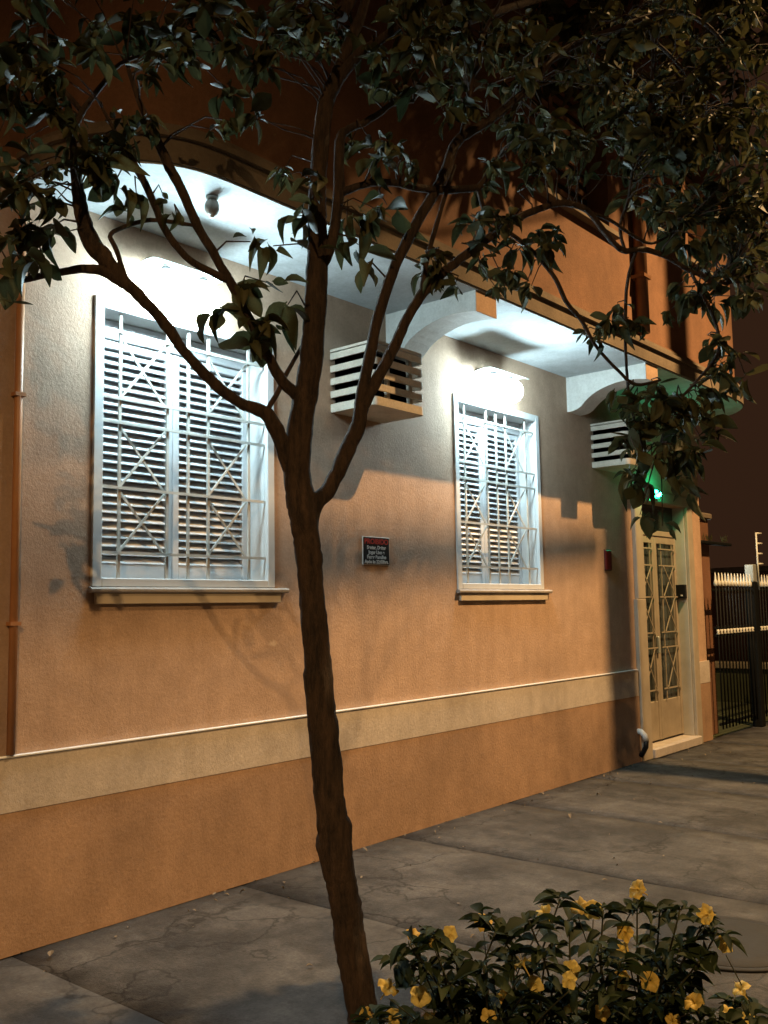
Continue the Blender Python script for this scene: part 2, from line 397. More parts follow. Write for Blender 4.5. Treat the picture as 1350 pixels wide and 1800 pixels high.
# upper storey
UO = offset(OS, -.075); yU = -.735
UW = [(5.97, 7.22, 4.72, 6.25), (4.55, 5.22, 5.22, 6.25), (8.95, 9.65, 4.95, 6.25)]
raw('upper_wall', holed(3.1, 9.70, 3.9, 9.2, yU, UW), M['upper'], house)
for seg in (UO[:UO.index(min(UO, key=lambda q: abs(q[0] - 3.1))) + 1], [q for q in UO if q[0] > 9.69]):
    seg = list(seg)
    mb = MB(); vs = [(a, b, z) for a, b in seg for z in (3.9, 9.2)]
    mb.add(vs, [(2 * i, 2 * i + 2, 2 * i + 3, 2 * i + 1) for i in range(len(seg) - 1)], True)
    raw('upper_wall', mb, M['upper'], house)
raw('upper_wall', MB().add([(-4, 0, 3.8), (2.36, 0, 3.8), (2.36, 0, 9.2), (-4, 0, 9.2)], [(0, 1, 2, 3)]), M['upper'], house)
obj('roof', MB().box(-4, 10.73, -.9, 9, 9.2, 9.4), M['fascia'], house)
for i, (a, b, c, d) in enumerate(UW):
    w = obj('upper_window', MB().box(a, b, yU + .20, yU + .23, c, d), M['dark'], house)
    obj('sill', MB().cbox(a - .08, b + .09, yU - .06, yU + .19, c - .055, c, .008), M['fascia'], w)
    obj('stile', MB().box((a + b) / 2 - .03, (a + b) / 2 + .03, yU + .17, yU + .199, c + .01, d), M['brown'], w)
    for k in range(12):
        z = c + .1 + k * (d - c - .15) / 12
        obj('slat', MB().box(a + .03, (a + b) / 2 - .035, yU + .175, yU + .197, z, z + .05), M['brown'], w)
        obj('slat', MB().box((a + b) / 2 + .035, b - .03, yU + .175, yU + .197, z, z + .05), M['brown'], w)
# brackets
PR = [(0.05, 3.659), (-.785, 3.659), (-.785, 3.512), (-.70, 3.527), (-.60, 3.534), (-.50, 3.529), (-.42, 3.514), (-.34, 3.492), (-.27, 3.462), (-.215, 3.43), (-.175, 3.395),
      (-.14, 3.365), (-.10, 3.345), (-.055, 3.335), (0.05, 3.333)]
for x in (5.09, 7.70):
    b = obj('bracket', MB().prism(PR, x, x + .245, 'x'), M['bracket'], house)
    b['label'] = 'white scrolled bracket, lamp light coloured onto its front end'
    obj('bracket_lit_face', MB().box(x + .001, x + .244, -.7895, -.7855, 3.514, 3.657), M['wall'], b)  # plate in wall orange: the street lamp's glow on the end as colour

# windows with louvred shutters and white grilles
slat_mesh = MB().prism([(.166, -.021), (.174, -.025), (.212, .013), (.204, .017)], 0, .463, 'x').mesh('slat'); slat_mesh.materials.append(M['shutter'])
def bar(mb, p, q, t, d=.010, y=.012):
    p, q = Vector((p[0], 0, p[1])), Vector((q[0], 0, q[1])); u = (q - p).normalized(); n = Vector((-u.z, 0, u.x)) * t / 2
    vs = [(w.x, yy, w.z) for yy in (y, y + d) for w in (p + n, q + n, q - n, p - n)]
    return mb.add(vs, [(0, 1, 2, 3), (7, 6, 5, 4), (0, 4, 5, 1), (1, 5, 6, 2), (2, 6, 7, 3), (3, 7, 4, 0)])
def window(xa, xb, nm):
    a, b = xa - .03, xb + .03; c, d = WZ[0] - .018, WZ[1] + .02; w_ = .058
    fr = MB().cbox(a, a + w_, -.014, .02, c, d, .004).cbox(b - w_, b, -.014, .02, c, d, .004).cbox(a + w_ + .0005, b - w_ - .0005, -.014, .02, d - w_, d, .004).cbox(a + w_ + .0005, b - w_ - .0005, -.014, .02, c, c + .045, .004)
    x0, x1, z0, z1 = a + w_, b - w_, c + .045, d - w_
    w = obj('window', fr, M['white'], house); w['label'] = nm
    obj('reveal', MB().box(x0 - .02, x0 - .001, .0205, .262, z0 - .02, z1 + .02).box(x1 + .001, x1 + .02, .0205, .262, z0 - .02, z1 + .02).box(x0, x1, .0205, .262, z1 + .001, z1 + .02).box(x0, x1, .0205, .262, z0 - .02, z0 - .001), M['white'], w)
    xc = (x0 + x1) / 2
    obj('backing', MB().box(x0, x1, .252, .262, z0, z1), M['backing'], w)
    obj('head_panel', MB().cbox(x0, x1, .150, .24, z1 - .105, z1 - .001, .006), M['shutter'], w)
    sz0, sz1 = z0 + .001, z1 - .107
    for s0, s1 in ((x0 + .001, xc - .002), (xc + .002, x1 - .001)):
        for p, q in ((s0, s0 + .045), (s1 - .045, s1)): obj('stile', MB().cbox(p, q, .165, .232, sz0, sz1, .004), M['shutter'], w)
        for p, q in ((sz0, sz0 + .085), (sz1 - .045, sz1)): obj('rail', MB().cbox(s0 + .0455, s1 - .0455, .170, .230, p, q, .004), M['shutter'], w)
        n = 26; pz = (sz1 - .045 - sz0 - .085) / n
        for k in range(n):
            o = link('slat', slat_mesh, None, w, (s0 + .0455, random.uniform(-.001, .001), sz0 + .085 + pz * (k + .5)))
            o.scale.x = (s1 - s0 - .091) / .463; o.rotation_euler.y = random.uniform(-.003, .003)
    # sill
    sc = (a + b) / 2 + .04
    obj('sill', MB().prism([(-.002, c - .030), (-.030, c - .032), (-.038, c - .025), (-.039, c - .013), (-.033, c - .005), (-.002, c - .001)], sc - .69, sc + .69, 'x'), M['stone'], w)
    obj('sill_apron', MB().cbox(sc - .655, sc + .635, -.023, -.002, c - .090, c - .0325, .003), M['apron'], w)
    # grille
    zt, r1, r2, r3, r4 = 3.055, 2.69, 2.56, 2.21, 1.865
    vx = [xc + k for k in (-.455, -.145, 0, .145, .455)]
    for k, x in enumerate(vx):
        obj('grille_bar', bar(MB(), (x, z0 + .001), (x, z1 - .001), .016, .012, .018), M['grille'], w)
    for z in (zt, r1, r2, r3, r4):
        obj('grille_bar', bar(MB(), (x0 + .001, z), (x1 - .001, z), .015, .010, .0065), M['grille'], w)
    for (p, q) in ((vx[0], vx[1]), (vx[3], vx[4])):
        for zt_, zb_ in ((zt, r1), (r2, r3), (r3, r4)):
            obj('grille_bar', bar(MB(), (p + .009, zb_ + .008), (q - .009, zt_ - .008), .012, .008, .031), M['grille'], w)
            obj('grille_bar', bar(MB(), (p + .009, zt_ - .008), (q - .009, zb_ + .008), .012, .008, .0395), M['grille'], w)
    return w
window(*Wx[0], 'nearer shuttered window with white diagonal grille')
window(*Wx[1], 'farther shuttered window with white diagonal grille')

# entrance door
x0, x1 = DX
door = obj('door', MB().cbox(8.905, 9.105, -.045, .0, 0, 1.60, .006).cbox(8.935, 9.105, -.045, .0, 1.601, DZ + .11, .006)
           .cbox(10.275, 10.42, -.040, .0, 0, DZ + .11, .006).cbox(9.106, 10.274, -.045, .0, DZ + .001, DZ + .11, .006), M['cream'], house)
door['label'] = 'cream double door with glazed grille panels'
obj('jamb', MB().box(10.262, 10.2795, .0005, .2, .1, DZ).box(9.1005, 9.118, .0005, .2, .1, DZ), M['jamb'], door)
obj('threshold', MB().cbox(9.10, 10.30, -.075, .25, .002, .095, .008), M['stone'], door)
xm = (x0 + x1) / 2
obj('transom', MB().cbox(9.12, 10.26, .10, .16, 2.28, 2.34, .005), M['shaded_doorpaint'], door)
obj('pane', MB().box(9.12, 10.26, .128, .134, 2.341, DZ), M['glass'], door)
obj('pane', MB().box(9.16, 10.22, .142, .148, .52, 2.25), M['glass'], door)
for p, q in ((9.12, xm - .004), (xm + .004, 10.26)):
    for u, v in ((p, p + .06), (q - .05, q)): obj('stile', MB().cbox(u, v, .11, .16, .115, 2.279, .004), M['shaded_doorpaint'], door)
    obj('rail', MB().cbox(p + .0605, q - .0505, .11, .16, 2.20, 2.279, .004), M['shaded_doorpaint'], door)
    obj('panel', MB().cbox(p + .0605, q - .0505, .115, .158, .115, .52, .006), M['shaded_doorpaint'], door)
    gx0, gx1 = p + .0605, q - .0505; gc = (gx0 + gx1) / 2
    for x in (gx0 + .085, gx1 - .085): obj('grille_bar', bar(MB(), (x, .521), (x, 2.199), .013, .010, .098), M['shaded_doorpaint'], door)
    zs = [.64, 1.08, 1.24, 1.62, 1.96, 2.14]
    for z in zs: obj('grille_bar', bar(MB(), (gx0, z), (gx1, z), .013, .009, .0885), M['shaded_doorpaint'], door)
    for za, zb in ((.64, 1.08), (1.24, 1.62), (1.62, 1.96)):
        obj('grille_bar', bar(MB(), (gx0 + .09, za + .01), (gx1 - .09, zb - .01), .011, .007, .081), M['shaded_doorpaint'], door)
        obj('grille_bar', bar(MB(), (gx0 + .09, zb - .01), (gx1 - .09, za + .01), .011, .007, .0735), M['shaded_doorpaint'], door)
obj('handle', MB().cbox(xm - .055, xm - .02, .075, .109, 1.02, 1.2, .006), M['galv'], door)

# ================================================================ THINGS ON THE WALL
def cage(xa, xb, label):
    t = tag(empty('air_conditioner_cage', (xa, 0, 2.84)), label, 'cage', 'concrete cages over air conditioners')
    D = .385; R_ = .045
    path = [(xa, -.002), (xa, -D + R_)] + [(xa + R_ - R_ * math.cos(u), -D + R_ - R_ * math.sin(u)) for u in np.linspace(0, math.pi / 2, 6)[1:]] + [(xb - R_ + R_ * math.sin(u), -D + R_ - R_ * math.cos(u)) for u in np.linspace(0, math.pi / 2, 6)] + [(xb, -D + R_), (xb, -.002)]
    obj('base', MB().prism(path, 2.853, 2.8625), M['concrete'], t)
    obj('top', MB().prism(path, 3.262, 3.280), M['concrete'], t)
    for k in range(5):
        z = 2.863 + k * .0865
        obj('slat', MB().ribbon(path, -.016, .0, z + (.0 if k == 0 else .002), z + .046), M['concrete'], t)
    for x in (xa + .17, xb - .13):
        obj('upright', MB().cbox(x, x + .03, -D + .032, -D + .062, 2.863, 3.261, .003), M['concrete'], t)
        u = obj('unit', MB().cbox(xa + .035, xb - .065, -.28, -.003, 2.864, 3.24, .01), M['acunit'], t)
cage(4.50, 5.035, 'concrete slatted air conditioner cage between the two windows')
cage(8.14, 8.70, 'concrete slatted air conditioner cage beside the entrance, behind leaves')

bulbmat = glow('opal_globe_lit', COOL, 170)
def wall_lamp(xc, label, zc=3.285, mat=bulbmat):
    t = tag(empty('wall_lamp', (xc, 0, zc + .06)), label, 'lamp', 'cool white lamps above the windows')
    obj('back_plate', MB().cbox(xc - .10, xc + .10, -.026, -.001, zc + .05, zc + .17, .006), M['galv'], t)
    obj('arm', MB().tube([(xc, -.027, zc + .12), (xc, -.09, zc + .14), (xc, -.16, zc + .132)], .016, 8), M['galv'], t)
    obj('hood', MB().prism([(-.07, zc + .110), (-.13, zc + .126), (-.20, zc + .131), (-.26, zc + .124), (-.30, zc + .108), (-.297, zc + .103), (-.26, zc + .118), (-.20, zc + .125), (-.13, zc + .120), (-.074, zc + .105)], xc - .25, xc + .25, 'x'), M['galv'], t)
    for s in (-1, 1):
        x = xc + s * .125
        obj('holder', MB().lathe([(.020, .114), (.030, .110), (.034, .100), (.030, .094)], (x, -.20, zc), 14), M['black'], t)
        obj('globe', MB().lathe([(.098 * math.sin(u), .098 * math.cos(u)) for u in np.linspace(.30, math.pi - .05, 14)], (x, -.20, zc), 22), mat, t)
wall_lamp(3.14, 'blazing cool white twin lamp above the nearer shuttered window')
wall_lamp(6.30, 'blazing cool white twin lamp above the farther shuttered window')

t = tag(empty('entrance_lamp', (9.30, 0, 2.68)), 'small glowing green lamp above the entrance door, behind leaves', 'lamp')
gm = glow('green_bulb', (.01, 1.0, .42), 120)
for k, (dx, dz) in enumerate(((-.09, .02), (-.02, -.025), (.035, .03), (.095, -.005), (.15, .015))):
    obj('bulb', MB().lathe([(.006, -.05), (.015, -.058), (.019, -.072), (.014, -.086), (.004, -.092)], (9.30 + dx, -.03, 2.685 + dz), 10, 'y'), gm, t)
obj('strip', MB().cbox(9.18, 9.48, -.078, -.0455, 2.645, 2.725, .006), M['galv'], t)

t = tag(empty('ceiling_lamp', (2.99, -.61, 3.66)), 'unlit round glass lamp hanging under the white overhang', 'lamp')
obj('rose', MB().lathe([(.030, 3.6595), (.034, 3.652), (.026, 3.640)], (2.99, -.61, 0), 16), M['galv'], t)
obj('globe', MB().lathe([(.022, 3.6395), (.033, 3.63), (.039, 3.61), (.037, 3.588), (.028, 3.568), (.014, 3.556)], (2.99, -.61, 0), 16), M['globe'], t)
obj('bulb_tip', MB().lathe([(.013, 3.5555), (.012, 3.549), (.004, 3.545)], (2.99, -.61, 0), 10), M['white'], t)

t = tag(empty('notice_sign', (4.94, 0, 1.85)), 'small black notice sign with red heading on the orange wall', 'sign')
obj('plate', MB().cbox(4.795, 5.078, -.006, -.001, 1.848, 2.042, .001), M['signwhite'], t)
obj('panel', MB().box(4.801, 5.072, -.0075, -.0062, 1.853, 2.037), M['signblack'], t)
text('heading', 'PROIBIDO', .050, M['signred'], t, (4.9365, -.0082, 2.008), .250)
for k, (s_, w_) in enumerate((('Sentar, Deitar', .200), ('Jogar Lixo e', .172), ('Fazer Barulho', .200), ('Após às 22:00hrs.', .252))):
    text('lettering', s_, .034, M['signwhite'], t, (4.9365, -.0082, 1.967 - k * .0325), w_)

t = tag(empty('wall_plaque', (8.37, 0, 1.88)), 'small dark red plaque on the wall left of the entrance', 'plaque')
obj('plate', MB().cbox(8.31, 8.43, -.022, -.001, 1.88, 2.07, .004), M['red'], t)
obj('rim', MB().box(8.306, 8.434, -.012, -.001, 1.874, 1.8795).box(8.306, 8.434, -.012, -.001, 2.0705, 2.076), M['black'], t)

t = tag(empty('intercom', (10.26, .05, 1.60)), 'black intercom box on the white door jamb', 'intercom')
obj('housing', MB().cbox(10.215, 10.2615, .0, .13, 1.60, 1.755, .006), M['black'], t)
obj('button', MB().cbox(10.209, 10.2148, .03, .055, 1.625, 1.64, .002), M['signwhite'], t)

t = tag(empty('downpipe', (2.285, -.03, .91)), 'thin orange downpipe at the left edge of the wall', 'pipe')
obj('pipe', MB().tube([(2.285, -.022, .905), (2.285, -.022, 2.2), (2.285, -.022, 3.655)], .020, 10), M['pipe'], t)
for z in (1.5, 2.6): obj('clip', MB().box(2.258, 2.312, -.044, -.001, z, z + .018), M['pipe'], t)
t = tag(empty('rain_pipe', (7.66, yU - .06, 3.88)), 'brown rain pipe on the upper storey wall', 'pipe')
obj('pipe', MB().tube([(7.66, yU - .07, 3.91), (7.66, yU - .07, 6), (7.66, yU - .07, 9.1)], .055, 10), M['brown'], t)
for z in (4.4, 6.2): obj('clip', MB().box(7.59, 7.73, yU - .13, yU - .002, z, z + .03), M['brown'], t)
t = tag(empty('drain_spout', (8.86, -.03, .2)), 'short white drain spout low on the wall by the entrance', 'pipe')
obj('pipe', MB().tube([(8.84, -.015, .30), (8.84, -.05, .295), (8.845, -.085, .26), (8.85, -.095, .21)], .028, 10), M['white'], t)
obj('elbow', MB().tube([(8.85, -.095, .209), (8.85, -.09, .15), (8.85, -.06, .10), (8.85, -.03, .06)], .026, 10), M['black'], t)

# ================================================================ GATE AND YARD
pier = tag(empty('gate_pier', (10.95, .3, 0)), 'orange pier coloured as in shade, between the house corner and the iron gate', 'pier')
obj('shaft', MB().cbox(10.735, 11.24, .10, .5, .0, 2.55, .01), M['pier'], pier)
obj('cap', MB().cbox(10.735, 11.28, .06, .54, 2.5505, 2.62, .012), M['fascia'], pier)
def iron_panel(name, xa, xb, n, label, yg):
    t = tag(empty(name, (xa, yg, .0)), label, 'gate' if 'gate' in name else 'fence')
    for z in (.14, 1.15, 1.24, 1.68): obj('rail', MB().cbox(xa, xb, yg - .012, yg + .012, z, z + .03, .003), M['iron'], t)
    for i in range(n):
        x = xa + .035 + i * (xb - xa - .07) / (n - 1)
        b = obj('bar', MB().tube([(x, yg - .022, .10), (x, yg - .022, 1.735)], .0095, 6), M['iron'], t)
        obj('spear_tip', MB().lathe([(.010, 1.7352), (.024, 1.748), (.024, 1.79), (.014, 1.81), (.010, 1.86), (.002, 1.90)], (x, yg - .022, 0), 6), M['tip'], b)
        obj('collar', MB().lathe([(.013, 1.178), (.022, 1.186), (.013, 1.205), (.022, 1.226), (.013, 1.236)], (x, yg - .022, 0), 6), M['tip'], b)
    return t
iron_panel('iron_gate', 10.87, 12.08, 12, 'black iron bar gate with pale spear tips beside the house', -.06)
iron_panel('iron_fence', 12.24, 13.6, 13, 'black iron bar fence beyond the gate post at the picture edge', -.06)
post = tag(empty('gate_post', (12.15, -.06, 0)), 'dark steel gate post with pale cap', 'post')
obj('shaft', MB().cbox(12.095, 12.225, -.12, .0, .0, 1.80, .006), M['iron'], post)
obj('cap', MB().cbox(12.10, 12.22, -.115, -.005, 1.801, 2.02, .006), M['galv'], post)
rod = tag(empty('electric_fence_rod', (12.26, -.05, 1.72)), 'white electric fence rod with four insulators above the gate post', 'rod')
obj('rod', MB().tube([(12.26, -.12, 1.70), (12.26, -.12, 2.43)], .011, 8), M['tip'], rod)
for k in range(4): obj('insulator', MB().tube([(12.272, -.12, 2.42 - k * .13), (12.36, -.15, 2.42 - k * .13)], .012, 8), M['tip'], rod)
yl = tag(empty('yard_lamp', (11.42, .62, 2.2)), 'small white yard lamp behind the gate pier', 'lamp')
obj('back_plate', MB().lathe([(.05, 0), (.05, .02), (.03, .04)], (11.241, .42, 2.15), 12, 'x'), M['galv'], yl)
obj('bulb', MB().lathe([(.03, .0), (.06, .03), (.075, .075), (.06, .12), (.02, .145)], (11.282, .42, 2.15), 14, 'x'), glow('yard_bulb', (.95, 1, .9), 80), yl)
nh = tag(empty('neighbour_house', (20, 5, 0)), 'plain reddish brown neighbouring house beyond the yard', 'house')
obj('wall', MB().box(18, 27, .6, 14, 0, 2.1), M['neigh'], nh)
obj('roof', MB().prism([(17.7, .3), (27.3, .3), (27.3, 14.3), (17.7, 14.3)], 2.101, 2.2), M['fascia'], nh)
lw = tag(empty('garden_wall', (14.8, 2, 0)), 'low garden wall with pale coping seen through the gate', 'wall')
obj('wall', MB().box(14.8, 15.0, .3, 9, 0, .52), M['grass'], lw)
obj('coping', MB().cbox(14.74, 15.06, .3, 9, .521, .62, .012), M['coping'], lw)
pl = tag(empty('hanging_planter', (11.2, .05, 2.25)), 'narrow dark hanging planter by the gate pier', 'planter')
obj('tray', MB().cbox(10.76, 11.72, .0, .09, 2.24, 2.275, .006), M['iron'], pl)
mb = MB()
for k in range(26):
    c = Vector((random.choice((10.82, 11.05, 11.1, 11.6)) + random.uniform(-.07, .07), .045 + random.uniform(-.03, .03), 2.276)); d_ = Vector((random.uniform(-.05, .05), random.uniform(-.04, .02), random.uniform(.05, .11)))
    n = Vector((d_.z, 0, -d_.x)).normalized() * .012
    mb.add([c, c + d_ * .5 + n, c + d_, c + d_ * .5 - n], [(0, 1, 2, 3)])
o = raw('foliage', mb, M['leaf'], pl); o['kind'] = 'stuff'

# ================================================================ STREET LAMP (out of the picture; its light and its pole's shadow are in it)
def street_lamp(x, yp, side, zl, label, watt, half, blend):
    """concrete pole, curved arm reaching over the road, cut-off sodium luminaire"""
    sl = tag(empty('street_lamp', (x, yp, 0)), label, 'street lamp', 'street lamps along the kerbs')
    Y = lambda d: yp + side * d
    obj('pole', MB().tube([(x, yp, -.12), (x, yp, 4), (x, yp, zl + .55)], [.125, .118, .10], 14), M['poleconc'], sl)
    obj('arm', MB().tube([(x, Y(.05), zl - .32), (x, Y(.6), zl + .13), (x, Y(1.3), zl + .28)], .03, 8), M['galv'], sl)
    obj('lamp_head', MB().lathe([(.05, Y(1.25)), (.12, Y(1.35)), (.15, Y(1.6)), (.12, Y(1.88)), (.05, Y(1.95))], (x, 0, zl + .34), 14, 'y'), M['galv'], sl)
    ld = bpy.data.lights.new('sodium_light', 'SPOT'); ld.energy = watt; ld.color = SODIUM; ld.shadow_soft_size = .065
    ld.spot_size = math.radians(2 * half); ld.spot_blend = blend
    lo = bpy.data.objects.new('sodium_light', ld); COL.objects.link(lo); lo.parent = sl; lo.matrix_parent_inverse = Matrix.Translation(-Vector(sl.location)); lo.location = (x, Y(1.6), zl)
street_lamp(8.58, -2.9, -1, 9.02, 'concrete street lamp pole beyond the entrance, on the near kerb', STREET_W, 54, .6)
street_lamp(-5.1, -10.6, 1, 8.5, 'concrete street lamp pole on the far side of the road', STREET_W * .55, 75, .5)
for k, (z, rr, sag) in enumerate(((6.56, .042, .30), (6.66, .014, .12), (6.74, .026, .24))):
    c = tag(obj('overhead_cable', MB().tube([(8.45 - 15.8 * u, -2.9 - .05 * k, z - 4 * sag * u * (1 - u)) for u in np.linspace(0, 1, 30)], rr, 6), M['black']),
            ('thick lowest', 'thin middle', 'topmost')[k] + ' overhead cable strung from the street lamp pole', 'cable', 'overhead cables')

